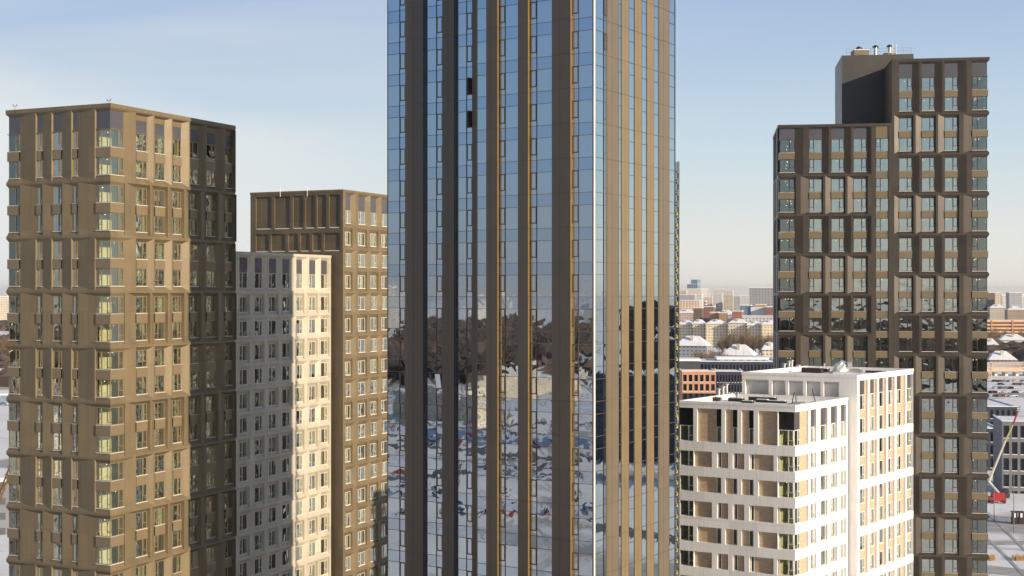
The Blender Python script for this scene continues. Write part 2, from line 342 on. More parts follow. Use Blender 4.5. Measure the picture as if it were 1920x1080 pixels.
def gridface(B, face, L, cols, mods, d, wallmat, spanmat, rw=0.45, maxs=1.15, dc=0.22, sjl=0.05, sjr=0.05, bb=0.14, panelmat=None, sash=None, skip=()):
    """faceted grid facade: every module is a niche with one steep and one long sloping jamb (swapping with the parity)"""
    mb = MB(); nc = len(cols)
    for mi, (z0, z1, wins, panels, par) in enumerate(mods):
        zo0, zo1 = z0 + bb, z1 - bb * 0.7
        mb.rect(0, L, z0, zo0); mb.rect(0, L, zo1, z1)
        lo = min(w[0] for w in wins + panels); hi = max(w[1] for w in wins + panels)
        edges = []
        for i, (a, b, k) in enumerate(cols):
            pb = cols[i - 1][1] if i else 0.0; na = cols[i + 1][0] if i < nc - 1 else L
            gl, gr = a - pb, na - b
            if k == 'cl': oa = 0.0
            elif par == 0: oa = a - sjl
            else: oa = max(a - maxs, (pb + sjr + min(rw, 0.5 * (gl - sjr))) if i else min(rw, 0.5 * gl))
            if k == 'cr': ob = L
            elif par == 1: ob = b + sjr
            else: ob = min(b + maxs, (na - sjl - min(rw, 0.5 * (gr - sjl))) if i < nc - 1 else L - min(rw, 0.5 * gr))
            edges.append((oa, ob))
        x = 0.0
        for i, (a, b, k) in enumerate(cols):
            oa, ob = edges[i]
            if oa > x: mb.rect(x, oa, zo0, zo1)
            x = ob
            dd = dc if k in ('cl', 'cr') else d
            ia = dd if k == 'cl' else a; ib = L - dd if k == 'cr' else b
            cell(mb, oa, ob, zo0, zo1, ia, ib, lo, hi, dd, 0, k != 'cl', k != 'cr')
            # spandrels (proud of the glass), dark panels
            zs = sorted(wins + panels); prev = None
            for (c, e) in zs:
                if prev is not None and c - prev > 0.02:
                    pr = 0.14
                    xa = dd - pr if k == 'cl' else ia; xb = L - (dd - pr) if k == 'cr' else ib
                    if (c, e) not in panels or True:
                        mb.rect(xa, xb, prev, c, dd - pr, 1)
                        mb.poly([(xa, dd - pr, prev), (xb, dd - pr, prev), (ib, dd + 0.1, prev), (ia, dd + 0.1, prev)], 1)
                        mb.poly([(xa, dd - pr, c), (xb, dd - pr, c), (ib, dd + 0.1, c), (ia, dd + 0.1, c)], 1)
                prev = e
            for (c, e) in panels: mb.rect(ia, ib, c, e, dd, 2)
            for (c, e) in wins:
                if (mi, i) in skip: mb.rect(ia, ib, c, e, dd, 0); continue
                st = ('crn_' if k in ('cl', 'cr') else 'std_') + ((sash[i] if sash else 'R'))
                B.win(face, ia, ib, c, e, dd, st)
        if x < L: mb.rect(x, L, zo0, zo1)
    B.add_wall(mb, [wallmat, spanmat, panelmat or M['slate']], face)

def modules(ztop_win, wh, fh, n, per, parapet, panel=None, first=None, par0=0, sillh=0.52):
    """list of modules, top down; windows at ztop_win - fh*k. per = floors per module"""
    mods = []; k = 0; zt = parapet; par = par0; cnt = first or per
    while k < n:
        ws = [(ztop_win - fh * (k + j) - wh, ztop_win - fh * (k + j)) for j in range(cnt)]
        zb = ws[-1][0] - sillh - 0.14
        mods.append((zb, zt, ws, [panel] if (panel and k == 0) else [], par))
        zt = zb; par = 1 - par; k += cnt; cnt = per
    return mods

# ================================================================== 1. brown-gold corner tower, left (A)
AX, AY = (207 - 960) / F * 153.8, 153.8; a = 24.5
ur = (sin(radians(a)), cos(radians(a))); ul = (-cos(radians(a)), sin(radians(a)))
fr = Face(90 - a, AX, AY); LR = fr.sx(441)
tmp = Face(-a, AX, AY); LL = -tmp.sx(11.5)
fl = Face(-a, AX + ul[0] * LL, AY + ul[1] * LL)
WA = thing('apartment_tower', 'brown and gold apartment tower at the far left with two-storey faceted niches', 'tower', (AX, AY, 0))
A = Building(WA, M['frame_bronze'])
z0 = H + 18.17; top = H + 21.0
mods = modules(z0, 1.98, 3.1, 18, 2, top - 0.45, (z0 + 0.06, z0 + 2.05))
cr = [(0.22, fr.sx(231, 0.22), 'cl')] + [(fr.sx(p, 0.5), fr.sx(q, 0.5), 'n') for p, q in ((254, 275), (289, 308), (323, 339), (355, 371), (386, 403), (421, 437))]
clf = [(0, fl.sx(37.5, 0.22), 'cl')] + [(fl.sx(p, 0.22), fl.sx(q, 0.22), 'n') for p, q in ((70, 79.5), (100, 116), (137, 146))] + [(fl.sx(181, 0.22), LL, 'cr')]
gridface(A, fr, LR, cr, mods, 0.5, M['bronze'], M['bronze_light'], rw=0.25, maxs=2.2, sjl=0.5, sash='RRLRLRL')
gridface(A, fl, LL, clf, mods, 0.22, M['bronze'], M['bronze_light'], rw=0.12, maxs=3.2, sjr=0.2, sash='RRRRL')
fb_ = Face(90 - a + 180, *fl.w(0, 0)); BK = LR       # hidden return at the far left, corner glazing continues round
fbk = Face(270 - a, fl.w(0, BK)[0], fl.w(0, BK)[1])
gridface(A, fbk, BK, [(BK - 2.1, BK, 'cr')], mods, 0.42, M['bronze'], M['bronze_light'])
fba = Face(180 - a, *fr.w(LR, 0)); mbk = MB(); mbk.rect(0, LL, mods[-1][0], mods[0][1]); A.add_wall(mbk, [M['bronze']], fba)
foot = [fl.w(0), (AX, AY), fr.w(LR), fl.w(0, BK)]
def shell(B, foot, zbot, ztopm, parapet, m, cop=None, snow=True, h=0.9):
    rel = [(x - B.bx, y - B.by) for x, y in foot]
    mb = MB(); mb.prism(rel, 0, zbot, 0); B2 = mb.build('lower_wall', [m], B.root)
    mb = MB(); o = [(x - B.bx, y - B.by) for x, y in offset(foot, -0.05)]; i = [(x - B.bx, y - B.by) for x, y in offset(foot, 0.45)]
    n = len(o)
    for k in range(n):
        q, r = k, (k + 1) % n
        for (p1, p2, za, zb) in ((o[q], o[r], ztopm, parapet), (i[q], i[r], ztopm - h, parapet)):
            mb.poly([(*p1, za), (*p2, za), (*p2, zb), (*p1, zb)])
        mb.poly([(*o[q], parapet), (*o[r], parapet), (*i[r], parapet), (*i[q], parapet)], 1)
        mb.poly([(*o[q], ztopm), (*o[r], ztopm), (*i[r], ztopm), (*i[q], ztopm)])
    mb.build('parapet', [m, cop or m], B.root)
    mb = MB(); mb.poly([(x, y, parapet - h) for x, y in i]); mb.poly([(x, y, ztopm - h - 0.3) for x, y in i], 1)
    mb.build('roof', [M['snow'] if snow else M['roofmembrane'], M['room']], B.root)
shell(A, foot, mods[-1][0], top - 0.45, top, M['bronze'])
floors = [z0 - 1.98 - 0.55 - 3.1 * k for k in range(-1, 19)]
A.interior(foot, floors, mods[-1][0], top - 1.5)
A.partitions(fr, [ (cr[i][1] + cr[i + 1][0]) / 2 for i in range(1, 6)] + [cr[0][1] + 1.2], mods[-1][0], z0 + 1)
A.partitions(fl, [ (clf[i][1] + clf[i + 1][0]) / 2 for i in range(1, 3)] + [clf[0][1] + 2.2, clf[4][0] - 0.06], mods[-1][0], z0 + 1)
A.finish_windows(curtain=0.75); A.done()

# ================================================================== 2. gold tower behind (B)
BX, BY = (643 - 960) / F * 196.6, 196.6
fr = Face(90 - a, BX, BY); LR = fr.sx(745)
tmp = Face(-a, BX, BY); LL = -tmp.sx(469.5); fl = Face(-a, BX + ul[0] * LL, BY + ul[1] * LL)
WB = thing('apartment_tower', 'golden brown tower behind the cream block, blank niches at the top of its shaded side', 'tower', (BX, BY, 0))
B = Building(WB, M['frame_light'])
z0 = H + 11.75; top = H + 14.6
mods = modules(z0, 1.9, 3.1, 23, 1, top - 0.3, (z0 + 0.05, z0 + 2.1), sillh=0.42)
cols = [(fr.sx(p, 0.36), fr.sx(q, 0.36), 'n') for p, q in ((647, 656.5), (671, 684), (694, 705), (715, 726.5), (734, 743))]
gridface(B, fr, LR, cols, mods, 0.36, M['bronze'], M['bronze_light'], rw=0.2, maxs=1.0, sjl=0.45, sash='LLRLR', bb=0.12)
mb = MB()
def blind(mb, f, px, zlo, zhi, za, zb, d=0.2, mf=0, mbk=1, wall=0):
    """a row of blank niches between heights za..zb in the strip zlo..zhi"""
    x = 0
    mb.rect(0, LL, zlo, za, 0, wall); mb.rect(0, LL, zb, zhi, 0, wall)
    for p, q in px:
        xa, xb = f.sx(p), f.sx(q); mb.rect(x, xa, za, zb, 0, wall); cell(mb, xa, xb, za, zb, xa, xb - 0.1, za + 0.12, zb, d, mf)
        mb.rect(xa, xb - 0.1, za + 0.12, zb, d, mbk); mb.box(xa + 0.1, xb - 0.15, 0.04, d - 0.004, za + 0.07, za + 0.17, 2); x = xb
    mb.rect(x, LL, za, zb, 0, wall)
q = lambda z: 430 + z / 2.919
blind(mb, fl, [(q(u), q(v)) for u, v in ((145, 230), (247, 332), (348, 405), (417, 470), (480, 530), (546, 606))], H + 8.75, top - 0.3, H + 9.1, H + 13.9)
blind(mb, fl, [(q(u), q(v)) for u, v in ((145, 217), (228, 307), (323, 376), (388, 440), (455, 504), (518, 606))], H + 5.0, H + 8.75, H + 5.8, H + 8.45)
mb.rect(0, LL, 0, H + 5.0, 0, 0)
B.add_wall(mb, [M['bronze_ribbed'], M['bronze_ribbed'], M['snow']], fl)
foot = [fl.w(0), (BX, BY), fr.w(LR), fl.w(0, LR)]
mbk = MB(); mbk.rect(0, LL, mods[-1][0], mods[0][1]); B.add_wall(mbk, [M['bronze']], Face(180 - a, *fr.w(LR, 0)))
mbk = MB(); mbk.rect(0, LR, mods[-1][0], mods[0][1]); B.add_wall(mbk, [M['bronze']], Face(270 - a, *fl.w(0, LR)))
shell(B, foot, mods[-1][0], top - 0.3, top, M['bronze'])
B.interior(foot, [z0 - 1.9 - 0.6 - 3.1 * k for k in range(-1, 23)], mods[-1][0], top - 1.5)
B.partitions(fr, [(cols[i][1] + cols[i + 1][0]) / 2 for i in range(4)], mods[-1][0], z0 + 1)
B.finish_windows(95, curtain=0.5); B.done()

# ================================================================== 3. cream block between them (C)
CX, CY = (440.5 - 960) / F * 175.6, 175.6
fr = Face(90 - a, CX, CY); LR = fr.sx(620.5)
WC = thing('apartment_block', 'cream apartment block between the two brown towers, a tall window niche on every floor', 'building', (CX, CY, 0))
C = Building(WC, M['frame_light'])
z0 = H + 2.5; top = H + 5.2
mods = modules(z0, 1.98, 3.1, 20, 1, top - 0.3, (z0 + 0.02, z0 + 1.95), sillh=0.42)
cols = [(fr.sx(p, 0.38), fr.sx(q, 0.38), 'n') for p, q in ((448.5, 463.5), (477, 491), (503.6, 517.4), (528.7, 542.4), (555, 566), (579, 591), (601, 613.3))]
gridface(C, fr, LR, cols, mods, 0.38, M['cream'], M['cream'], rw=0.2, maxs=1.1, sjl=0.48, sash='LRLRRLR', bb=0.12, panelmat=M['slate'])
fl = Face(-a, CX + ul[0] * 9, CY + ul[1] * 9)
foot = [fl.w(0), (CX, CY), fr.w(LR), (fr.w(LR)[0] + ul[0] * 9, fr.w(LR)[1] + ul[1] * 9)]
mbk = MB(); mbk.rect(0, 9, mods[-1][0], mods[0][1]); C.add_wall(mbk, [M['cream']], fl)
shell(C, foot, mods[-1][0], top - 0.3, top, M['cream'])
C.interior(foot, [z0 - 1.98 - 0.55 - 3.1 * k for k in range(-1, 20)], mods[-1][0], top - 1.5, core=4.3)
C.partitions(fr, [(cols[i][1] + cols[i + 1][0]) / 2 for i in range(6)], mods[-1][0], z0 + 1)
C.finish_windows(95, curtain=0.75); C.done()

# ================================================================== 4. dark brown tower on the right (R)
RX, RY = (1855 - 960) / F * 212.7, 212.7; ra = 8.0
tmp = Face(-ra, RX, RY); LT = -tmp.sx(1672.5); LW = -tmp.sx(1459.0)
rl = (-cos(radians(ra)), sin(radians(ra)))
ft_ = Face(-ra, RX + rl[0] * LT, RY + rl[1] * LT); fw = Face(-ra, RX + rl[0] * LW, RY + rl[1] * LW)
WR = thing('apartment_tower', 'dark brown stepped apartment tower at the right, taller wing with vents on its roof', 'tower', (RX, RY, 0))
R_ = Building(WR, M['frame_dark'])
z0 = H + 33.2; top = H + 36.1
mt = modules(z0, 2.05, 3.1, 26, 2, top - 0.4, (z0 + 0.06, z0 + 2.1), sillh=0.4)
tc_ = [(ft_.sx(p, 0.36), ft_.sx(q, 0.36), 'n') for p, q in ((1685.5, 1710), (1728, 1752), (1771, 1795.5))] + [(ft_.sx(1822.5, 0.28), LT, 'cr')]
gridface(R_, ft_, LT, tc_, mt, 0.36, M['brown'], M['brown_light'], rw=0.35, maxs=1.3, dc=0.28, sjr=0.16, sash='RRRL')
zl = z0 - 9.3; topl = H + 26.2
ml = modules(zl, 2.05, 3.1, 23, 2, topl - 0.4, (zl + 0.06, zl + 1.8), sillh=0.4)
Lg = fw.sx(1638)
wc_ = [(0.28, fw.sx(1490, 0.28), 'cl')] + [(fw.sx(p, 0.36), fw.sx(q, 0.36), 'n') for p, q in ((1517, 1541), (1558.5, 1582.5), (1600, 1624.5))]
gridface(R_, fw, Lg, wc_, ml, 0.36, M['brown'], M['brown_light'], rw=0.35, maxs=1.3, dc=0.28, sjr=0.16, sash='RLRR')
# connecting strip with one flush window column
mb = MB(); xa, xb = fw.sx(1642.3), fw.sx(1666.3); Ltot = LW - LT
mb.rect(Lg, xa, ml[-1][0], topl - 0.4); mb.rect(xb, Ltot, ml[-1][0], topl - 0.4)
zz = topl - 0.4
for k in range(23):
    e = zl - 3.1 * k; c = e - 2.05
    mb.rect(xa, xb, e, zz, 0.12, 1); mb.poly([(xa, 0.12, e), (xb, 0.12, e), (xb, 0.32, e), (xa, 0.32, e)], 1); zz = c
    mb.poly([(xa, 0.12, c), (xb, 0.12, c), (xb, 0.32, c), (xa, 0.32, c)], 1)
    R_.win(fw, xa, xb, c, e, 0.3, 'std_L')
for x in (xa, xb): mb.poly([(x, 0, ml[-1][0]), (x, 0.32, ml[-1][0]), (x, 0.32, topl - 0.4), (x, 0, topl - 0.4)])
mb.rect(xa, xb, ml[-1][0], zz, 0.12, 1)
R_.add_wall(mb, [M['brown'], M['brown_light']], fw)
DP = 17.0
foot = [fw.w(0), (RX, RY), tmp.w(0, DP), fw.w(0, DP)]
# right return: corner glazing then wall (hidden side)
frr = Face(90 - ra, RX, RY); gridface(R_, frr, DP, [(0.28, 3.0, 'cl'), (6, 8, 'n'), (11, 13, 'n')], mt, 0.55, M['brown'], M['brown_light'], dc=0.28)
fls = Face(270 - ra, *fw.w(0, DP)); gridface(R_, fls, DP, [(3, 5, 'n'), (8, 10, 'n'), (DP - 2.6, DP, 'cr')], ml, 0.55, M['brown'], M['brown_light'], dc=0.28)
mb = MB(); mb.rect(0, LW, 0, topl - 0.4, 0); R_.add_wall(mb, [M['brown']], Face(180 - ra, *tmp.w(0, DP)))
footl = [fw.w(0), fw.w(Ltot), fw.w(Ltot, DP), fw.w(0, DP)]; footh = [ft_.w(0), ft_.w(LT), ft_.w(LT, DP), ft_.w(0, DP)]
shell(R_, footl, ml[-1][0], topl - 0.4, topl, M['brown'])
shell(R_, footh, mt[-1][0], top - 0.4, top, M['brown'])
mb = MB(); mb.rect(0, DP, topl - 2, top - 0.4, 0); mb2 = mb
R_.add_wall(mb, [M['bronze_ribbed']], Face(270 - ra, *ft_.w(0.0, DP)))
mb = MB(); mb.rect(0, LT, topl - 2, top - 0.4, 0); R_.add_wall(mb, [M['brown']], Face(180 - ra, *ft_.w(LT, DP)))
# penthouse block set back behind the lower wing
set_ = 9.0; P0 = fw.sx(1578.5, set_); P1 = fw.sx(1713, set_); pz = H + (HZ - 104) / F * (fw.w(P0, set_)[1])
mb = MB(); pp = [fw.w(P0, set_), fw.w(P1, set_), fw.w(P1, DP + 4), fw.w(P0, DP + 4)]
mb.prism([(x - RX, y - RY) for x, y in pp], topl - 1.0, pz, 0, 1)
pent = mb.build('penthouse', [mat('penthouse_cladding', (0.072, 0.066, 0.060), 0.4, 0.2, ribs=6), M['snow']], WR)
R_.interior(footl, [zl - 2.05 - 0.6 - 3.1 * k for k in range(-1, 23)], ml[-1][0], topl - 1.6)
R_.interior(footh, [z0 - 2.05 - 0.63 - 3.1 * k for k in range(-1, 4)], ml[-1][0], top - 1.6)
R_.interior(footh, [z0 - 2.05 - 0.63 - 3.1 * k for k in range(4, 26)], ml[-1][0], top - 1.6)
R_.partitions(ft_, [(tc_[i][1] + tc_[i + 1][0]) / 2 for i in range(2)] + [tc_[3][0] - 0.06], mt[-1][0], z0 + 1)
R_.partitions(fw, [(wc_[i][1] + wc_[i + 1][0]) / 2 for i in range(3)] + [Lg], ml[-1][0], zl + 1)
R_.finish_windows(100, curtain=0.55, lamp=0.8); R_.done()

# ================================================================== 5. white block with brick niches (D)
dl, dr = 28.5, 37.0
DX, DY = (1491 - 960) / F * 165.2, 165.2
dul = (-cos(radians(dl)), sin(radians(dl)))
tmp = Face(-dl, DX, DY); LL = -tmp.sx(1270); fl = Face(-dl, DX + dul[0] * LL, DY + dul[1] * LL)
fr = Face(90 - dr, DX, DY); LR = fr.sx(1589.5)
TX, TY = (1607 - 960) / F * 177.2, 177.2
tmp2 = Face(-dl, TX, TY); TL = -tmp2.sx(1391); tl_ = Face(-dl, TX + dul[0] * TL, TY + dul[1] * TL)
tr_ = Face(90 - dr, TX, TY); TR = tr_.sx(1712.5)
WD = thing('apartment_block', 'white stepped apartment block with tan brick niches and snow on its two flat roofs', 'building', (DX, DY, 0))
D = Building(WD, M['frame_white'])
def nicheface(B, face, L, rows, ztop, zbot, mats, d=0.32):
    """rows: (c, e, niches); niche = (x0, x1, windows, panels, corner)"""
    mb = MB(); prev = ztop
    for c, e, niches in rows:
        mb.rect(0, L, e, prev); x = 0
        for (x0, x1, wins, pans, k) in niches:
            mb.rect(x, x0, c, e); x = x1
            dd = d
            if k == 'cr':
                gx = L - 0.25; dd = 0.25
                mb.poly([(x0, 0, c), (x0, 0, e), (x0, dd, e), (x0, dd, c)])
                mb.poly([(x0, 0, c), (L, 0, c), (gx, dd, c), (x0, dd, c)]); mb.poly([(x0, 0, e), (L, 0, e), (gx, dd, e), (x0, dd, e)]); xr = gx; xl = x0
            elif k == 'cl':
                gx = 0.25; dd = 0.25
                mb.poly([(x1, 0, c), (x1, 0, e), (x1, dd, e), (x1, dd, c)])
                mb.poly([(0, 0, c), (x1, 0, c), (x1, dd, c), (gx, dd, c)]); mb.poly([(0, 0, e), (x1, 0, e), (x1, dd, e), (gx, dd, e)]); xl = gx; xr = x1
            else:
                cell(mb, x0, x1, c, e, x0, x1, c, e, dd); xl, xr = x0, x1
            ev = sorted(wins + pans, key=lambda w: (w[0], w[2]))
            xs = sorted({w[0] for w in ev} | {w[1] for w in ev})
            if not ev: mb.rect(xl, xr, c, e, dd, 1); continue
            wx0, wx1 = ev[0][0], ev[0][1]; wx0 = max(wx0, xl); wx1 = min(wx1, xr)
            mb.rect(xl, wx0, c, e, dd, 1); mb.rect(wx1, xr, c, e, dd, 1); zz = c
            for w in ev:
                if w[2] - zz > 0.01: mb.rect(wx0, wx1, zz, w[2], dd, 1)
                if w in pans: mb.rect(wx0, wx1, w[2], w[3], dd, 2)
                else: B.win(face, wx0, wx1, w[2], w[3], dd, w[4])
                zz = w[3]
            if e - zz > 0.01: mb.rect(wx0, wx1, zz, e, dd, 1)
        mb.rect(x, L, c, e); prev = c
    mb.rect(0, L, zbot, prev)
    return B.add_wall(mb, mats, face)
q = lambda z: 1260 + z / 4.085
zt = H - 13.46; rows = []; rowsr = []
for k in range(13):
    c = H - 18.4 - 3.1 * k; e = c + 1.92; wz = e; pe = None
    if k == 0: e = H - 14.3
    def wv(u, v, st, lo=c, hi=wz): return (u, v, lo, hi, st)
    def pn(u, v): return [(u, v, wz, e)] if k == 0 else []
    S = fl.sx; W = lambda p: fl.sx(p, 0.32)

    if k % 2 == 0:
        ni = [(0, S(q(163)), [wv(0, S(q(163)), 'crn_R')], pn(0, S(q(163))), 'cl')]
        for x0, x1, w0, w1 in ((192, 378, 343, 378), (408, 500, 467, 500), (532, 625, 591, 625)):
            ni.append((S(q(x0)), S(q(x1)), [wv(W(q(w0)), W(q(w1)) , 'one_')], pn(W(q(w0)), W(q(w1))), 'n'))
        ni.append((S(q(660)), S(q(806)), [], [], 'n'))
        ni.append((S(q(812)), LL, [wv(S(q(812)), LL, 'crn_two')], pn(S(q(812)), LL), 'cr'))
    else:
        ni = [(0, S(q(163)), [wv(0, S(q(163)), 'crn_R')], [], 'cl'), (S(q(167)), S(q(305)), [], [], 'n')]
        for x0, x1, w0, w1 in ((345, 430, 356, 381), (466, 553, 478, 504), (592, 778, 605, 631)):
            ni.append((S(q(x0)), S(q(x1)), [wv(W(q(w0)), W(q(w1)), 'one_')], [], 'n'))
        ni.append((S(q(806)), LL, [wv(S(q(818)), LL, 'crn_two')], [], 'cr'))
    rows.append((c, e, ni))
    S = fr.sx; W = lambda p: fr.sx(p, 0.32)
    nr = [(0, S(q(1044)), [wv(0.25, S(q(992)), 'crn_R')], pn(0.25, S(q(992))), 'cl')]
    for x0, x1, w0, w1, st in ((1060, 1106, 1062, 1088, 'std_R'), (1136, 1192, 1138, 1174, 'one_'), (1214, 1265, 1218, 1250, 'std_L'), (1290, 1333, 1294, 1318, 'std_R')):
        nr.append((S(q(x0)), S(q(x1)), [wv(W(q(w0)), W(q(w1)), st)], pn(W(q(w0)), W(q(w1))), 'n'))
    rowsr.append((c, e, nr))
dm = [M['white'], M['brick'], M['slate']]
zb = H - 18.4 - 3.1 * 12 - 0.5
nicheface(D, fl, LL, rows, zt - 0.3, zb, [M['white'], M['brick'], M['black']]); nicheface(D, fr, LR, rowsr, zt - 0.3, zb, dm)
# taller rear wing
ztt = H - 10.6; rows = []
for k in range(7):
    e1 = H - 13.25 - 6.04 * k; e = e1 if k else H - 11.35; c = e1 - 1.95 - 3.02
    S = tr_.sx; ni = []
    for x0, x1, w0, w1, st in ((1435, 1500, 1438, 1473, 'std_R'), (1512, 1570, 1518, 1546, 'std_L'), (1582, 1642, 1587, 1615, 'one_'), (1652, 1706, 1656, 1683, 'std_R'), (1718, 1790, 1722, 1751, 'std_L')):
        w0, w1 = tr_.sx(q(w0), 0.32), tr_.sx(q(w1), 0.32)
        ni.append((S(q(x0)), S(q(x1)), [(w0, w1, c, c + 1.95, st), (w0, w1, e1 - 1.95, e1, st)], [(w0, w1, e1, e)] if k == 0 else [], 'n'))
    w0 = S(q(1800))
    ni.append((w0, TR, [(w0, TR, c, c + 1.95, 'crn_R'), (w0, TR, e1 - 1.95, e1, 'crn_R')], [(w0, TR, e1, e)] if k == 0 else [], 'cr'))
    rows.append((c, e, ni))
nicheface(D, tr_, TR, rows, ztt - 0.35, H - 13.25 - 6.04 * 6 - 5.2, dm)
mb = MB(); S = tl_.sx; x = 0
za, zb2 = H - 17.6, H - 11.55
for u, v in ((560, 740), (765, 868), (892, 1003), (1027, 1137), (1161, 1278)):
    xa, xb = S(q(u)), S(q(v)); mb.rect(x, xa, za, zb2); cell(mb, xa, xb, za, zb2, xa, xb, za, zb2, 0.55); mb.rect(xa, xb, za, zb2, 0.55, 1); x = xb
mb.rect(x, TL, za, zb2); mb.rect(0, TL, zb2, ztt - 0.35); mb.rect(0, TL, 0, za)
D.add_wall(mb, [M['white'], mat('pale_render', (0.68, 0.67, 0.65), 0.6)], tl_)
foot1 = [fl.w(0), (DX, DY), fr.w(LR), (fr.w(LR)[0] + dul[0] * (LL + 0.6), fr.w(LR)[1] + dul[1] * (LL + 0.6))]
foot2 = [tl_.w(0), (TX, TY), tr_.w(TR), (tr_.w(TR)[0] + dul[0] * TL, tr_.w(TR)[1] + dul[1] * TL)]
mb = MB(); f4 = foot1[3]; Lb = ((f4[0] - foot1[0][0]) ** 2 + (f4[1] - foot1[0][1]) ** 2) ** 0.5
thb = math.degrees(math.atan2(foot1[0][1] - f4[1], foot1[0][0] - f4[0]))
rws = [(H - 18.4 - 3.1 * k, H - 16.48 - 3.1 * k, [(Lb - 2.4, Lb, [(Lb - 2.4, Lb, H - 18.4 - 3.1 * k, H - 16.48 - 3.1 * k, 'crn_R')], [], 'cr')]) for k in range(13)]
nicheface(D, Face(thb, *f4), Lb, rws, zt - 0.3, zb, dm)
mb = MB(); mb.rect(0, TL, 0, ztt - 0.35); D.add_wall(mb, [M['white']], Face(180 - dl, *tr_.w(TR)))
mb = MB(); mb.rect(0, TR, 0, ztt - 0.35); D.add_wall(mb, [M['white']], Face(270 - dr, *foot2[3]))
shell(D, foot1, zb, zt - 0.3, zt, M['white'], h=0.6); shell(D, foot2, H - 13.25 - 6.04 * 6 - 5.2, ztt - 0.35, ztt, M['white'], h=0.6)
D.interior(foot1, [H - 19.0 - 3.1 * k for k in range(-1, 13)], 0, zt - 1.2, core=4.5)
D.interior(foot2, [H - 18.75 - 3.02 * k for k in range(-2, 13)], 0, ztt - 1.3, core=4.6)
D.partitions(fl, [fl.sx(q(812)) - 0.02, fl.sx(q(163)) + 0.6], 0, zt - 1.2, 0.4, 4.9); D.partitions(fr, [fr.sx(q(1100)), fr.sx(q(1200)), fr.sx(q(1275))], 0, zt - 1.2)
D.partitions(tr_, [tr_.sx(q(z_)) for z_ in (1505, 1577, 1645, 1712, 1795)], 0, ztt - 1.3)
D.finish_windows(100, curtain=0.3, lamp=0.1); D.done()

# ================================================================== 6. mirror-glass tower in the middle (T)
ta = 32.0; TCX, TCY = (1113.5 - 960) / F * 132.6, 132.6
tul = (-cos(radians(ta)), sin(radians(ta)))
WT = thing('glass_tower', 'tall mirror-glass tower with brown and gold vertical panels rising out of the frame', 'tower', (TCX, TCY, 0))
tmp = Face(-ta, TCX, TCY); TLL = -tmp.sx(727)
gl2 = Face(-ta, TCX + tul[0] * TLL, TCY + tul[1] * TLL)
STEP = 1.1
gl1x, gl1y = gl2.w(0, STEP); gl1 = Face(-ta, gl1x, gl1y)
gr = Face(90 - ta, TCX, TCY); TRL = gr.sx(1265.5)
FH = 3.35; ZS = H + 26.35      # top of a spandrel pane
TT = H + 72.0
levels = [ZS + FH * k for k in range(13, -22, -1)]
def strip_glass(face, x0, x1, op, side, nm='glass_strip', fm='t_frame'):
    """one vertical strip of panes; op = width of the casement column"""
    g = MB(); fr_ = MB(); ops = []
    xs = [(x0, x1, False)]
    if op: xs = [(x0, x1 - op, False), (x1 - op, x1, True)] if side == 'R' else [(x0, x0 + op, True), (x0 + op, x1, False)]
    for zt_ in levels:
        zb_ = zt_ - 1.2; zv = zt_ - FH
        for (xa, xb, isop) in xs:
            for (lo, hi, m) in ((zb_, zt_, 1), (zv, zb_, 0)):
                parts = [(lo, hi)]
                if isop and m == 0: parts = [(lo, lo + 0.5), (lo + 0.5, hi)]
                for (l2, h2) in parts:
                    j = [random.uniform(-0.003, 0.003) for _ in range(3)]
                    g.poly([(xa, j[0], l2), (xb, j[1], l2), (xb, j[1] + j[2], h2), (xa, j[0] + j[2], h2)], m)
            if isop: ops.append((xa, xb, zv + 0.5, zb_))
        for z in (zt_, zb_): fr_.box(x0, x1, -0.05, 0.03, z - 0.022, z + 0.022)
        if op:
            xa, xb = [(q_[0], q_[1]) for q_ in xs if q_[2]][0]; fr_.box(xa, xb, -0.05, 0.03, zv + 0.48, zv + 0.52)
    for xa, xb, _ in xs:
        for x in (xa, xb): fr_.box(x - 0.022, x + 0.022, -0.06, 0.03, levels[-1] - FH, levels[0])
    loc = (face.x - TCX, face.y - TCY, 0)
    o = g.build(nm, [M['t_glass_r' if face is gr else 't_glass'], M['t_glass_r' if face is gr else 't_glass_spandrel']], WT, loc, face.th)
    fr_.build('mullion', [M[fm]], o)
    return o, [(face, *p) for p in ops]
allops = []
def panels(face, segs, proud, mt, side=None):
    for (pa, pb) in segs:
        xa, xb = face.sx(pa, -proud), face.sx(pb, -proud); mb = MB()
        for zt_ in levels:
            mb.box(xa, xb, -proud, 0.02, zt_ - FH + 0.02, zt_ - 0.02)
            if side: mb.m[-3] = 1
        mb.box(xa + 0.02, xb - 0.02, -proud + 0.04, 0.02, levels[-1] - FH, levels[0])
        if xb - xa > 1.2:
            for fx in (0.46,): mb.box(xa + (xb - xa) * fx, xa + (xb - xa) * fx + 0.03, -proud - 0.015, -proud + 0.01, levels[-1] - FH, levels[0])
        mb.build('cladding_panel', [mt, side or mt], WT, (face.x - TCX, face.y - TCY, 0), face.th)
g1 = gl1; pr = 0.42
for pa, pb, ow in ((727, 760.5, 11), (795, 830, 11.5), (853, 886, 11)):
    o, ops = strip_glass(g1, g1.sx(pa), g1.sx(pb), g1.sx(pb) - g1.sx(pb - ow), 'R'); allops += ops
M['t_reveal_lit'] = mat('sunlit_gold_reveal', (0.27, 0.175, 0.065), 0.4, 0.3); M['t_frame_lit'] = mat('sunlit_mullion', (0.30, 0.19, 0.11), 0.35, 0.5)  # sunlight on the right group's reveals and mullions put into their colour
panels(g1, [(759.5, 793), (829, 851), (885, 893)], pr, M['t_panel'], M['black'])  # left group's returns painted black to carry their shade
xs0 = gl2.sx(892.5)
o, ops = strip_glass(gl2, xs0 + 0.12, gl2.sx(912.5), 0, 'R', fm='t_frame_lit')
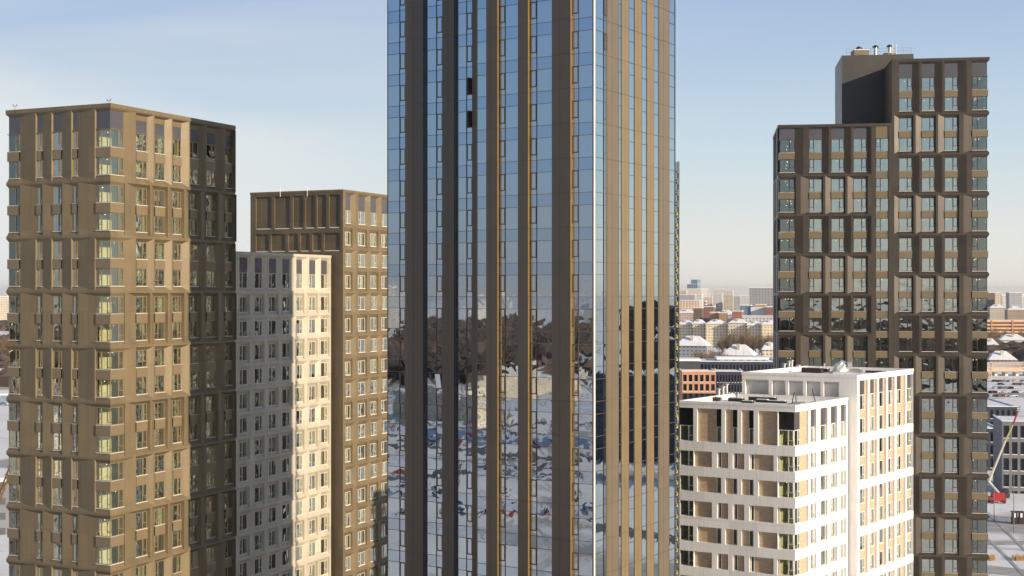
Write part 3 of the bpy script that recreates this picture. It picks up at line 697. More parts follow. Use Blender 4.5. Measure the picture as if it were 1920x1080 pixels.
for pa, pb, ow in ((936.5, 972, 11), (994, 1035.5, 12.5), (1073, 1111.5, 12)):
    o, ops = strip_glass(gl2, gl2.sx(pa), gl2.sx(pb), gl2.sx(pa + ow) - gl2.sx(pa), 'L', fm='t_frame_lit'); allops += ops
panels(gl2, [(912, 932.5), (971, 990), (1035, 1069.5)], pr, M['t_panel'], M['t_reveal_lit'])
mb = MB(); mb.box(xs0 - 0.02, xs0 + 0.14, -0.08, STEP + 0.05, levels[-1] - FH, levels[0]); mb.build('fin', [M['t_panel']], WT, (gl2.x - TCX, gl2.y - TCY, 0), -ta)
# right face
for pa, pb, ow in ((1116, 1137.5, 5.5), (1159.5, 1166.5, 0), (1178.5, 1191, 0), (1202.5, 1214, 0), (1225.5, 1236, 0), (1254, 1265.5, 0)):
    o, ops = strip_glass(gr, gr.sx(pa), gr.sx(pb), gr.sx(pb) - gr.sx(pb - ow) if ow else 0, 'R')
    if ow: allops += ops
panels(gr, [(1137, 1160), (1235, 1254.5)], 0.05, M['t_tan']); panels(gr, [(1166, 1179), (1190.5, 1203), (1213.5, 1226)], 0.07, M['t_gold'])
# casement frames: individual parts
cm = {}
vis = []
for f, xa, xb, lo, hi in allops:
    X, Y = f.w(xa); py = HZ - ((lo + hi) / 2 - H) / Y * F
    (vis if -30 < py < 1110 else None).append((f, xa, xb, lo, hi)) if -30 < py < 1110 else None
OPEN = {}
vis.sort(key=lambda v: (v[0] is gr, v[1]))
def casement(w, h, op=False):
    mb = MB(); t_ = 0.09
    mb.box(0, w, -0.09, 0.02, 0, t_); mb.box(0, w, -0.09, 0.02, h - t_, h); mb.box(0, t_, -0.09, 0.02, t_, h - t_); mb.box(w - t_, w, -0.09, 0.02, t_, h - t_)
    if op: mb.box(t_, w - t_, -0.03, -0.012, t_, h - t_, 1)
    return mb.mesh('casement', [M['t_frame'] if not op else M['black'], M['black']])
for i, (f, xa, xb, lo, hi) in enumerate(vis[:112]):
    pxm = 960 + F * f.w((xa + xb) / 2)[0] / f.w((xa + xb) / 2)[1]; py = HZ - ((lo + hi) / 2 - H) / f.w(xa)[1] * F
    op = 872 < pxm < 886 and (150 < py < 245)
    k = (round(xb - xa, 2), round(hi - lo, 2), op)
    if k not in cm: cm[k] = casement(xb - xa, hi - lo, op)
    X, Y = f.w(xa); o = link('casement', cm[k], WT, (X - TCX, Y - TCY, lo), f.th)
    if op:
        o['label'] = 'open casement showing the dark room'
        lf = MB(); lf.box(0, 0.05, -0.75, 0, 0, hi - lo); lf.build('sash', [M['t_frame']], o, (xb - xa - 0.05, -0.09, 0))
    if 815 < pxm < 832 and 700 < py < 735:
        o['label'] = 'tilted casement catching the bright sky'
        lf = MB(); w_ = xb - xa; lf.poly([(0.08, -0.10, 0.08), (w_ - 0.08, -0.10, 0.08), (w_ - 0.08, -0.42, hi - lo - 0.1), (0.08, -0.42, hi - lo - 0.1)]); lf.build('sash', [M['t_glass']], o)
# rounded corner trim, solid core, cap
mb = MB(); 
mb.tube((0, 0, 0), (0, 0, levels[0]), 0.11, 0.11, 20); mb.build('corner_trim', [M['corner']], WT, (0.03, -0.03, 0), 0)
mb = MB(); c0 = gl1.w(0.05, 0.08); c1 = gl1.w(gl2.sx(892.5) + 0.1, 0.08); c1b = gl2.w(gl2.sx(892.5) + 0.1, 0.06); c2 = (TCX - 0.02, TCY + 0.08); c3 = gr.w(TRL - 0.05, 0.06); c4 = (c3[0] + (c0[0] - c2[0]), c3[1] + (c0[1] - c2[1]))
c3b = (17.5, 150.9); c4 = (c3b[0] + (c0[0] - c2[0]), c3b[1] + (c0[1] - c2[1]))  # hidden rear corner pushed out to widen the tower's cast shadow
mb.prism([(x - TCX, y - TCY) for x, y in (c0, c1, c1b, c2, c3, c3b, c4)], 0, levels[0] + 1.2); mb.build('core', [M['t_panel']], WT)


# hoist mast standing against the right-hand back corner of the glass tower
M['yellow'] = mat('yellow_paint', (0.50, 0.46, 0.14), 0.5); M['darkgreen'] = mat('dark_green_steel', (0.03, 0.045, 0.03), 0.5, 0.3)
hy = 151.5; hx = (1269.5 - 960) / F * hy
HM = thing('hoist_mast', 'slender dark construction hoist mast with yellow sections behind the glass tower', 'mast', (hx, hy, 0))
mb = MB(); mtop = H + (HZ - 303) / F * hy
for sx_ in (-0.19, 0.19):
    for sy_ in (-0.19, 0.19): mb.box(sx_ - 0.035, sx_ + 0.035, sy_ - 0.035, sy_ + 0.035, 0, mtop)
mb.box(-0.06, 0.06, -0.06, 0.06, 0, mtop)
mb.build('post', [M['darkgreen']], HM)
mb = MB(); my = MB(); k = 0; z = 0.3
while z < mtop - 1:
    for sy_ in (-0.2, 0.2):
        mb.tube((-0.19, sy_, z), (0.19, sy_, z + 0.6), 0.03, n=4); mb.tube((0.19, sy_, z + 0.6), (-0.19, sy_, z + 1.2), 0.03, n=4)
    if z < H + 9.5: my.box(-0.13, 0.13, -0.17, 0.17, z, z + 0.42)
    z += 1.225
mb.build('bracing', [M['darkgreen']], HM); my.build('section_box', [M['yellow']], HM)

# ================================================================== ground, roads, far land
def ground_mat():
    m = bpy.data.materials.new('snowy_ground'); m.use_nodes = True; t = m.node_tree; p = t.nodes['Principled BSDF']; p.inputs['Roughness'].default_value = 0.8
    g = N(t, 'ShaderNodeNewGeometry')
    def nz(sc, det=6, dis=0.0):
        n = N(t, 'ShaderNodeTexNoise'); n.inputs['Scale'].default_value = sc; n.inputs['Detail'].default_value = det; n.inputs['Distortion'].default_value = dis
        Lk(t, g.outputs['Position'], n.inputs['Vector']); return n.outputs[0]
    base = ramp(t, nz(0.02), [(0.35, (0.76, 0.75, 0.76)), (0.65, (0.90, 0.89, 0.90))])
    scuff = ramp(t, nz(0.014, 4, 1.2), [(0.54, 0.0), (0.62, 0.7)])
    c = mixc(t, scuff, base, (0.24, 0.21, 0.19))
    fine = ramp(t, nz(0.25, 3), [(0.64, 0.0), (0.74, 0.35)]); c = mixc(t, fine, c, (0.35, 0.32, 0.30))
    Lk(t, c, p.inputs['Base Color'])
    bp = N(t, 'ShaderNodeBump'); bp.inputs['Strength'].default_value = 0.6; bp.inputs['Distance'].default_value = 0.4; Lk(t, nz(0.2), bp.inputs['Height']); Lk(t, bp.outputs[0], p.inputs['Normal'])
    return m
mb = MB(); S_ = 24000
mb.poly([(-S_, -S_, 0), (S_, -S_, 0), (S_, S_, 0), (-S_, S_, 0)])
mb.build('ground', [ground_mat()], kind='structure')
M['asphalt'] = mat('slushy_asphalt', (0.10, 0.105, 0.12), 0.7, var=0.5, vscale=0.05)
M['packed'] = mat('packed_snow', (0.42, 0.40, 0.38), 0.7, var=0.25, vscale=0.3)
def road(pts, w, m, z=0.02, name='road'):
    mb = MB(); L_, R2 = [], []
    for i, p in enumerate(pts):
        p = Vector(p); d = (Vector(pts[min(i + 1, len(pts) - 1)]) - Vector(pts[max(i - 1, 0)])).normalized(); n = Vector((-d.y, d.x)) * w / 2
        L_.append(p + n); R2.append(p - n)
    for i in range(len(pts) - 1): mb.poly([(*R2[i], z), (*R2[i + 1], z), (*L_[i + 1], z), (*L_[i], z)])
    return mb.build(name, [m], kind='structure')
def gp(px, py): Y = H * F / (py - HZ); return ((px - 960) / F * Y, Y)     # a ground point seen at (px, py)
road([gp(1700, 985), gp(1860, 986), gp(1990, 1003)], 7, M['packed'], 0.02)
road([gp(1760, 1072), gp(1860, 1068), gp(1960, 1080)], 9, M['packed'], 0.02)
road([(30, 300), (90, 318), (200, 330)], 5, M['packed'], 0.024)
road([(-900, 40), (-400, 20), (-250, -60), (-200, -300)], 12, M['asphalt'], 0.02)
road([(-500, -400), (-420, -150), (-400, 20), (-460, 300)], 10, M['asphalt'], 0.028)
road([(-300, 200), (-270, 90), (-290, -20), (-340, -120)], 8, M['asphalt'], 0.032)
road([(-700, -500), (-620, -200), (-640, 100), (-600, 500)], 14, M['asphalt'], 0.036)
road([(300, 260), (420, 520), (380, 900)], 10, M['asphalt'], 0.02)
road([(150, 250), (260, 215), (500, 260)], 9, M['asphalt'], 0.028)

mb = MB(); mb.poly([(-110, 60, 0.012), (-20, 20, 0.012), (12, 60, 0.012), (12, 160, 0.012), (-10, 240, 0.012), (-60, 262, 0.012), (-110, 215, 0.012)])
mb.build('bounce_cut_ground', [M['asphalt']], kind='structure')  # out-of-view dark ground added to cut snow bounce onto the facades
# winter woods: a far-off mass on three sides of the viewer
wood = mat('winter_wood', (0.085, 0.06, 0.048), 0.95, var=0.6, vscale=0.02)
def woods(a0, a1, r0, r1, step, hmax, cx_=0, cy_=130, clear=0.35, seed=1):
    rnd = random.Random(seed); mb = MB(); nr = int((r1 - r0) / step)
    from mathutils import noise
    for i in range(nr):
        r = r0 + i * step; na = int((a1 - a0) * r / step)
        for j in range(na):
            an = a0 + (a1 - a0) * (j + rnd.random()) / na; rr = r + rnd.random() * step
            x, y = cx_ + rr * cos(an), cy_ + rr * sin(an)
            if noise.noise(Vector((x / 260, y / 260, seed))) < clear - 0.5 : continue
            h = hmax * rnd.uniform(0.55, 1.1); w = step * rnd.uniform(0.5, 0.95); t = rnd.uniform(0, 1.5)
            p = [(x + w * cos(t + k * 2.1), y + w * sin(t + k * 2.1)) for k in range(3)]
            q_ = [(x + w * 0.7 * cos(t + k * 2.1 + 0.5), y + w * 0.7 * sin(t + k * 2.1 + 0.5)) for k in range(3)]
            top_ = (x + rnd.uniform(-2, 2), y + rnd.uniform(-2, 2), h)
            for k in range(3):
                k2 = (k + 1) % 3
                mb.poly([(*p[k], 0), (*p[k2], 0), (*q_[k2], h * 0.65), (*q_[k], h * 0.65)]); mb.poly([(*q_[k], h * 0.65), (*q_[k2], h * 0.65), top_])
    return mb
mb = woods(radians(150), radians(262), 760, 2300, 22, 17, clear=0.30, seed=3)
m2 = woods(radians(258), radians(292), 330, 820, 17, 15, 0, 0, clear=0.25, seed=9); b0 = len(mb.v); mb.v += m2.v; mb.f += [tuple(b0 + i for i in f) for f in m2.f]; mb.m += m2.m
mb.build('woods', [wood], kind='stuff', label='brown bare winter woods mirrored in the glass tower', category='woods')
mb = woods(radians(262), radians(375), 800, 2300, 34, 17, clear=0.40, seed=5)
for (r0_, r1_, aa, bb_) in ((1500, 1640, 76, 84), (1900, 2100, 70, 84), (2350, 2600, 66, 86), (2900, 3100, 62, 88), (3800, 4100, 60, 112), (1250, 1500, 60, 71.5), (1800, 2200, 60, 71), (900, 1300, 108, 114), (1500, 2500, 104, 114), (3200, 3500, 60, 112)):
    m2 = woods(radians(aa), radians(bb_), r0_, r1_, 16, 12, 0, 0, clear=0.42, seed=int(r0_)); b0 = len(mb.v); mb.v += m2.v; mb.f += [tuple(b0 + i for i in f) for f in m2.f]; mb.m += m2.m
mb.build('woods', [wood], kind='stuff', label='brown bare winter woods between the far city blocks', category='woods')

# ------------------------------------------------------------------ far buildings
def wallgrid(name, base, win=(0.10, 0.10, 0.11), sx=3.2, sz=3.0, fw_=0.45, fh_=0.45):
    m = bpy.data.materials.new(name); m.use_nodes = True; t = m.node_tree; p = t.nodes['Principled BSDF']; p.inputs['Roughness'].default_value = 0.8
    tcn = N(t, 'ShaderNodeTexCoord'); sp = N(t, 'ShaderNodeSeparateXYZ'); Lk(t, tcn.outputs['Object'], sp.inputs[0])
    xy = math_(t, 'ADD', sp.outputs[0], sp.outputs[1])
    fx = math_(t, 'LESS_THAN', math_(t, 'FRACT', math_(t, 'DIVIDE', xy, sx)), fw_); fz = math_(t, 'LESS_THAN', math_(t, 'FRACT', math_(t, 'DIVIDE', sp.outputs[2], sz)), fh_)
    nz = N(t, 'ShaderNodeTexNoise'); nz.inputs['Scale'].default_value = 0.08; nz.inputs['Detail'].default_value = 5; Lk(t, tcn.outputs['Object'], nz.inputs['Vector'])
    c = ramp(t, nz.outputs[0], [(0.3, tuple(v * 0.86 for v in base)), (0.7, tuple(min(1, v * 1.1) for v in base))])
    Lk(t, mixc(t, math_(t, 'MULTIPLY', math_(t, 'MULTIPLY', fx, fz), 0.85), c, win), p.inputs['Base Color']); return m
WGC = {}
def wg(base, **k):
    key = (base, tuple(sorted(k.items())))
    if key not in WGC: WGC[key] = wallgrid('city_wall', base, **k)
    return WGC[key]
def bgb(name, label, px0, px1, ytop, Y, depth, wall, ang=-14, roof='flat', cat='building', group=None, rise=4.0, extra=None, zb=0.0, snowcol=None):
    f = Face(ang, (px0 - 960) / F * Y, Y); L = f.sx(px1); zt_ = H + (HZ - ytop) / F * Y
    o = thing(name, label, cat, (f.x, f.y, zb), ang, group); zt_ -= zb
    mb = MB(); D_ = depth
    for k in (0, 1, 2, 3):
        pass
    mb.prism([(0, 0), (L, 0), (L, D_), (0, D_)], 0, zt_ - (rise if roof == 'gable' else 0))
    mb.build('wall', [wall], o)
    mb = MB(); sn = M['snow']
    if roof == 'flat':
        mb.box(-0.3, L + 0.3, -0.3, D_ + 0.3, zt_, zt_ + 0.9); mb.build('roof', [sn], o)
    elif roof == 'gable':
        e = zt_ - rise; x0, x1, y0, y1 = -0.6, L + 0.6, -0.8, D_ + 0.8; hy_ = D_ / 2; hp = min(hy_, L / 3)
        mb.poly([(x0, y0, e), (x1, y0, e), (x1 - hp, hy_, zt_), (x0 + hp, hy_, zt_)]); mb.poly([(x1, y1, e), (x0, y1, e), (x0 + hp, hy_, zt_), (x1 - hp, hy_, zt_)])
        mb.poly([(x1, y0, e), (x1, y1, e), (x1 - hp, hy_, zt_)]); mb.poly([(x0, y1, e), (x0, y0, e), (x0 + hp, hy_, zt_)]); mb.poly([(x0, y0, e - 0.3), (x1, y0, e - 0.3), (x1, y1, e - 0.3), (x0, y1, e - 0.3)])
        r_ = mb.build('roof', [sn], o)
        nch = max(1, int(L / 14))
        for i in range(nch):
            cb_ = MB(); xx = (i + 0.5) * L / nch; cb_.box(xx - 1.1, xx + 1.1, hy_ * 0.45, hy_ * 0.45 + 2.2, e + rise * 0.2, zt_ + 0.6, 0, 1); cb_.build('dormer', [M['bgcream'], sn], r_)
    if extra: extra(o, L, D_, zt_)
    return o
M['bgcream'] = mat('plastered_dormer', (0.55, 0.50, 0.42), 0.8)
cream = (0.66, 0.58, 0.46); white_ = (0.72, 0.70, 0.66); pink = (0.66, 0.50, 0.42); grey = (0.42, 0.42, 0.43); dred = (0.27, 0.13, 0.105); dbrown = (0.16, 0.11, 0.09); peach = (0.72, 0.54, 0.40); bluegr = (0.20, 0.27, 0.37)
X = lambda z: 1260 + z / 4; Yp = lambda z: 500 + z / 4
def b1(*a, **k): return bgb(*a, **k)
def twr(o, L, D_, zt_):
    mb = MB(); mb.prism([(L * 0.38, 0.5), (L, 0.5), (L, D_ - 0.5), (L * 0.38, D_ - 0.5)], zt_ - 1, zt_ + 12); mb.build('upper_wall', [wg(bluegr, sx=6.0)], o)
b1('office_tower', 'distant blue-grey stepped high-rise on the skyline right of the glass tower', X(113), X(190), Yp(132), 3600, 40, wg(bluegr, sx=6.0), -20, cat='tower', extra=twr)
b1('apartment_block', 'pale distant block left of the blue-grey high-rise', X(58), X(108), Yp(182), 3300, 20, wg(cream))
b1('apartment_block', 'long grey distant slab in front of the blue-grey high-rise', X(50), X(170), Yp(213), 2700, 22, wg(grey))
b1('apartment_block', 'bright cream distant slab right of the long grey one', X(174), X(225), Yp(211), 2750, 20, wg(white_))
b1('apartment_block', 'low cream distant slab before the skyline haze', X(226), X(300), Yp(228), 2900, 20, wg(cream))
b1('apartment_block', 'white distant slab with a stepped top, left of three', X(330), X(378), Yp(202), 2950, 20, wg(white_))
b1('apartment_block', 'cream distant slab, middle one of three on the skyline', X(380), X(458), Yp(212), 3000, 20, wg(cream))
b1('apartment_block', 'narrow grey distant slab between two white ones', X(462), X(512), Yp(222), 2850, 20, wg(grey))
b1('apartment_block', 'white distant slab touching the big grey block', X(514), X(578), Yp(218), 2900, 20, wg(white_))
b1('apartment_block', 'large grey panel block above the snowy roofs beside the dark tower', X(580), X(790), Yp(158), 1900, 18, wg((0.34, 0.34, 0.35), sx=4.2, sz=3.4), -10)
b1('school_building', 'low peach-coloured building with a long row of windows', X(40), X(205), Yp(256), 2350, 20, wg(peach, sx=5))
b1('factory_building', 'dark brown windowless block among the snowy roofs', X(160), X(224), Yp(311), 1750, 18, wg(dbrown, fw_=0.05))
b1('factory_building', 'dark red brick block with a snowy roof below the chimney', X(226), X(312), Yp(302), 1850, 24, wg(dred, fw_=0.2))
b1('factory_building', 'small brown and tan block in front of the red ones', X(285), X(344), Yp(345), 1650, 18, wg((0.45, 0.27, 0.14), fw_=0.1))
b1('factory_building', 'second small tan block right of the first', X(350), X(405), Yp(348), 1640, 18, wg((0.42, 0.25, 0.14), fw_=0.1))
b1('warehouse', 'grey hall with a pitched snowy roof between red brick blocks', X(345), X(450), Yp(325), 1720, 30, wg(grey, fw_=0.1), roof='gable', rise=6)
b1('factory_building', 'bright red brick block right of the grey hall', X(450), X(525), Yp(336), 1640, 22, wg((0.38, 0.16, 0.12), fw_=0.15))
b1('office_building', 'blue-grey office block under the large panel block', X(510), X(590), Yp(292), 1790, 24, wg(bluegr, sx=6))
b1('warehouse', 'big plain white hall under the large panel block', X(590), X(716), Yp(311), 1700, 40, wg((0.76, 0.75, 0.73), fw_=0.0))
b1('plant_room', 'yellow-brown box standing behind the big white hall', X(630), X(702), Yp(287), 1780, 14, wg((0.50, 0.33, 0.13), fw_=0.0))
b1('factory_building', 'maroon block at the edge of the dark tower', X(706), X(790), Yp(304), 1680, 26, wg(dred, fw_=0.1))
b1('apartment_block', 'long white low building with a line of small windows', X(525), X(790), Yp(372), 1600, 16, wg(white_, sx=4))
b1('apartment_house', 'pale low building at the foot of the glass tower skyline', X(40), X(160), Yp(320), 1800, 20, wg(pink), roof='gable', rise=5)
for i, (u, v, tp, lb) in enumerate(((40, 150, 402, 'cream five-storey house with a snowy hipped roof, first of the row'), (152, 246, 396, 'cream five-storey house with snowy roof, second of the row'), (252, 415, 398, 'longest cream five-storey house of the row with snowy roof'), (420, 556, 392, 'cream five-storey house with snowy roof behind the bare trees'), (560, 668, 408, 'cream house with a shaded blue roof slope in the row'), (672, 790, 402, 'cream house with a snowy gable next to the dark tower'))):
    b1('apartment_house', lb, X(u), X(v), Yp(tp), 1480 - i * 12, 16, wg((0.74, 0.62, 0.44), sx=3.0, sz=3.1, fw_=0.4, fh_=0.4), -16 + (i % 3) * 4, roof='gable', rise=4.5)
b1('apartment_house', 'long house with a blue shaded snow roof and six dormers, nearer the glass tower', X(20), X(262), Yp(520), 1150, 20, wg((0.30, 0.30, 0.32), sx=3.4), -18, roof='gable', rise=8)
b1('apartment_house', 'house with a blue shaded snow roof and dormers beside the dark tower', X(370), X(610), Yp(585), 1060, 20, wg((0.28, 0.28, 0.31), sx=3.4), -18, roof='gable', rise=8)
b1('house', 'small house with a snowy roof half hidden by the dark tower', X(678), X(790), Yp(570), 1150, 18, wg(cream), -8, roof='gable', rise=6)
# striped chimney
def chimney(px, y0, Y, label, h=None):
    x = (px - 960) / F * Y; zt_ = H + (HZ - y0) / F * Y; o = thing('factory_chimney', label, 'chimney', (x, Y, 0)); mb = MB(); n = 6
    mb.tube((0, 0, 0), (0, 0, zt_ * 0.75), 1.9, 1.6, 12); mb.build('shaft', [M['steel']], o)
    mb = MB()
    for k in range(n): mb.tube((0, 0, zt_ * (0.75 + 0.25 * k / n)), (0, 0, zt_ * (0.75 + 0.25 * (k + 1) / n)), 1.6, 1.55, 12, k % 2)
    mb.build('striped_top', [M['red'], M['white']], o)
chimney(X(252), Yp(255), 1900, 'red and white striped factory chimney above the brick blocks')

hb = None; hr = random.Random(21)
for i in range(22):
    px = hr.uniform(1272, 1452) if i < 13 else (hr.uniform(1852, 1925) if i < 18 else hr.uniform(-10, 40)); Y = hr.uniform(3300, 4600)
    if hb is None:
        hb = thing('apartment_block', 'small pale block in the haze along the horizon', 'building', (0, 0, 0), 0, 'blocks in the haze along the horizon')
        m_ = MB(); m_.prism([(0, 0), (1, 0), (1, 16), (0, 16)], 0, 1); m_.build('wall', [mat('hazy_block', (0.58, 0.54, 0.50), 0.8)], hb); m_ = MB(); m_.box(-0.02, 1.02, -0.3, 16.3, 1.001, 1.02); m_.build('roof', [M['snow']], hb); o = hb
    else: o = copy_tree(hb)
    o.location = ((px - 960) / F * Y, Y, 0); o.scale = (hr.uniform(18, 60), 1, hr.uniform(40, 66)); o.rotation_euler = (0, 0, hr.uniform(-0.4, 0.2))
# tyre tracks across the snow field
for i, pts in enumerate((((1800, 1030), (1870, 1024), (1950, 1035)), ((1800, 1012), (1880, 1018), (1950, 1010)), ((1850, 960), (1890, 1000), (1950, 1060)), ((1840, 1000), (1885, 1040), (1930, 1090)))):
    ps = [Vector(gp(*p_)) for p_ in pts]; cv_ = [tuple((1 - t_) ** 2 * ps[0] + 2 * t_ * (1 - t_) * ps[1] + t_ * t_ * ps[2]) for t_ in [k / 10 for k in range(11)]]
    for off in (-0.9, 0.9): road([(x, y + off) for x, y in cv_], 0.45, M['packed'], 0.044 + i * 0.008 + (0.004 if off > 0 else 0), 'tyre_track')
# nearer modern buildings with real windows
def winbox(w, h, d=0.35):
    mb = MB(); mb.box(0, w, -0.02, 0.06, 0, 0.09); mb.box(0, w, -0.02, 0.06, h - 0.09, h); mb.box(0, 0.09, -0.02, 0.06, 0.09, h - 0.09); mb.box(w - 0.09, w, -0.02, 0.06, 0.09, h - 0.09); mb.rect(0.09, w - 0.09, 0.09, h - 0.09, 0.03, 1); return mb.mesh('window', [M['frame_dark'], M['bgglass']])
M['bgglass'] = mat('dark_window_pane', (0.03, 0.035, 0.045), 0.1, 0.2)
def modern(label, px0, px1, ytop, Y, depth, rows, wallm, trimm, ang, cols, ww, rowh, base_lo=0, snowledge=True, group=None, low=None):
    """rows of deep window openings in a framed wall; each window is a part"""
    f = Face(ang, (px0 - 960) / F * Y, Y); L = f.sx(px1); zt_ = H + (HZ - ytop) / F * Y
    o = thing('office_building', label, 'building', (f.x, f.y, 0), ang, group)
    mb = MB(); st = L / cols; zz = zt_ - 1.2; wh = rowh * 0.78; me = winbox(st * ww, wh); mb.rect(0, L, zz, zt_); mw = 0
    lm = MB()
    for r in range(rows):
        c = zz - wh; mm = 0 if (low is None or r < low) else 2
        for k in range(cols):
            xa = k * st + st * (1 - ww) / 2; xb = xa + st * ww
            mb.rect(k * st, xa, c, zz, 0, mm); mb.rect(xb, (k + 1) * st, c, zz, 0, mm); cell(mb, xa, xb, c, zz, xa, xb, c, zz, 0.5, mm)
            link('window', me, o, (xa, 0.5, c))
            if snowledge: lm.box(xa, xb, -0.05, 0.4, c, c + 0.16)
        nz_ = zz - rowh; mb.rect(0, L, nz_, c, 0, mm); zz = nz_
    mb.rect(0, L, 0, zz, 0, 2 if low is not None else 0)
    mb.poly([(L, 0, 0), (L, depth, 0), (L, depth, zt_), (L, 0, zt_)]); mb.poly([(0, 0, 0), (0, depth, 0), (0, depth, zt_), (0, 0, zt_)]); mb.poly([(0, depth, 0), (L, depth, 0), (L, depth, zt_), (0, depth, zt_)])
    mb.build('wall', [wallm, trimm, M['bgdark']], o)
    if snowledge: lm.build('ledge_snow', [M['snow']], o)
    mb = MB(); mb.box(0.3, L - 0.3, 0.3, depth - 0.3, zt_ - 0.5, zt_ - 0.15); mb.box(-0.1, L + 0.1, -0.1, 0.35, zt_, zt_ + 0.25); mb.box(L - 0.35, L + 0.1, 0.36, depth, zt_, zt_ + 0.25); mb.box(-0.1, 0.35, 0.36, depth, zt_, zt_ + 0.25); mb.build('roof', [M['snow']], o)
    return o, f, L, zt_
M['bgdark'] = mat('dark_brown_wall', (0.035, 0.028, 0.026), 0.7); M['orange'] = mat('orange_brick', (0.56, 0.28, 0.16), 0.8, bump=0.2); M['navy'] = mat('navy_wall', (0.035, 0.045, 0.07), 0.6); M['concrete'] = mat('grey_concrete', (0.20, 0.20, 0.21), 0.8)
modern('orange-framed office building with two rows of dark windows and snow on its ledges', X(76), X(328), Yp(785), 480, 14, 6, M['orange'], M['orange'], -3, 6, 0.66, 3.2, low=2)
modern('navy office building with narrow vertical windows right of the orange one', X(332), X(530), Yp(786), 500, 16, 6, M['navy'], M['navy'], -6, 9, 0.5, 3.6)
modern('dark flat-roofed office building with a row of square framed windows near its top', X(212), X(800), Yp(712), 590, 30, 1, M['navy'], M['navy'], -4, 22, 0.6, 4.0)
o, f, L, zt_ = modern('grey concrete office building with a grid of deep windows at the right edge', 1879, 1990, 790, 400, 20, 5, M['concrete'], M['concrete'], -12, 7, 0.68, 4.7)
modern('dark office building with a snowy roof behind the red boom lift', 1790, 1876, 803, 452, 25, 5, M['navy'], M['navy'], -6, 8, 0.5, 4.2)
modern('farther dark office building with thick snow on its flat roof', 1780, 1907, 762, 530, 40, 3, M['navy'], M['navy'], -5, 12, 0.5, 4.4)
b1('plant_room', 'dark grey windowless box left of the flat-roofed office building', X(54), X(210), Yp(708), 560, 12, wg((0.07, 0.07, 0.075), fw_=0.0), -4)
b1('plant_room', 'long snow-covered roof pavilion of the flat-roofed offices', X(340), X(720), Yp(696), 600, 14, wg((0.30, 0.33, 0.38), fw_=0.4, fh_=0.9, sz=9), -4)

# right-hand edge
X2 = lambda z: 1690 + z * 0.518; Y2 = lambda z: 520 + z * 0.518
b1('apartment_tower', 'distant brown and cream tower on the skyline right of the dark tower', X2(312), X2(338), Y2(56), 2700, 22, wg(dbrown), -5, cat='tower')
b1('apartment_tower', 'distant cream slab touching the brown one on the skyline', X2(339), X2(362), Y2(57), 2720, 22, wg(cream), -5, cat='tower')
b1('apartment_tower', 'distant dark slab with cream edges at the right end of the skyline', X2(390), X2(436), Y2(56), 2650, 22, wg(grey, fw_=0.5), -5, cat='tower')
b1('apartment_tower', 'distant pale narrow slab between two darker ones', X2(364), X2(386), Y2(66), 2900, 22, wg(white_), -5, cat='tower')
b1('apartment_house', 'snowy-roofed pale house behind the orange parking decks', X2(320), X2(378), Y2(98), 2300, 24, wg(cream), -10, roof='gable', rise=6)
b1('apartment_house', 'snowy-roofed brown house behind the orange parking decks', X2(384), X2(460), Y2(104), 2200, 24, wg((0.4, 0.3, 0.22)), -10, roof='gable', rise=6)
b1('warehouse', 'white shed with a snowy roof in front of the parking decks', X2(355), X2(460), Y2(206), 1400, 24, wg(white_, fw_=0.1), -10, roof='gable', rise=6)
b1('warehouse', 'low snow-roofed shed by the dark tower', X2(300), X2(352), Y2(222), 1350, 24, wg((0.35, 0.32, 0.3), fw_=0.1), -10, roof='gable', rise=6)
b1('warehouse', 'long blue shaded snow roof above the bridge', X2(318), X2(420), Y2(268), 1150, 26, wg((0.28, 0.25, 0.25), fw_=0.2), -10, roof='gable', rise=7)
# parking decks
Yq = 1650; f = Face(-8, (1845 - 960) / F * Yq, Yq); L = f.sx(1990); zt_ = H + (HZ - 600) / F * Yq
PK = thing('parking_garage', 'orange multi-storey parking garage with open striped decks at the right edge', 'garage', (f.x, f.y, 0), -8)
mb = MB()
nl = 6; hgt = zt_
mb.box(0, L, 1.2, 40, 0, hgt - 1.0, 1)
mb.build('wall', [wg((0.16, 0.09, 0.06), fw_=0.0), wg((0.20, 0.10, 0.06), fw_=0.0)], PK)
for k in range(nl):
    mb = MB(); z = hgt - (k + 1) * hgt / nl; mb.box(-0.4, L, 0, 1.2, z + 1.6, z + 1.6 + hgt / nl * 0.5); mb.build('deck_parapet', [M['decko'] if 'decko' in M else M.setdefault('decko', mat('orange_parapet', (0.70, 0.44, 0.25), 0.7))], PK)
mb = MB(); mb.box(0, L, 1.3, 40, hgt - 0.98, hgt - 0.2); mb.build('roof', [M['snow']], PK)
for k in range(4):
    mb = MB(); x = 8 + k * 24; mb.box(x, x + 1.6, -0.5, -0.02, 0, hgt); mb.build('pillar', [M['orange']], PK)
# bridge
Yb = 960; f = Face(-3, (1800 - 960) / F * Yb, Yb); L = f.sx(1990); zb_ = H + (HZ - 697) / F * Yb
BR = thing('road_bridge', 'long concrete road bridge on white piers beyond the car park', 'bridge', (f.x, f.y, 0), -3)
mb = MB(); mb.box(0, L, 0, 14, zb_, zb_ + 1.6); mb.box(0, L, -0.3, -0.004, zb_ + 0.4, zb_ + 3.2); mb.build('deck', [mat('bridge_concrete', (0.62, 0.52, 0.40), 0.8)], BR)
for k in range(9):
    mb = MB(); x = 3 + k * 7.2; mb.box(x, x + 1.8, 3, 11, 0, zb_ - 0.01); mb.build('pier', [M['white']], BR)
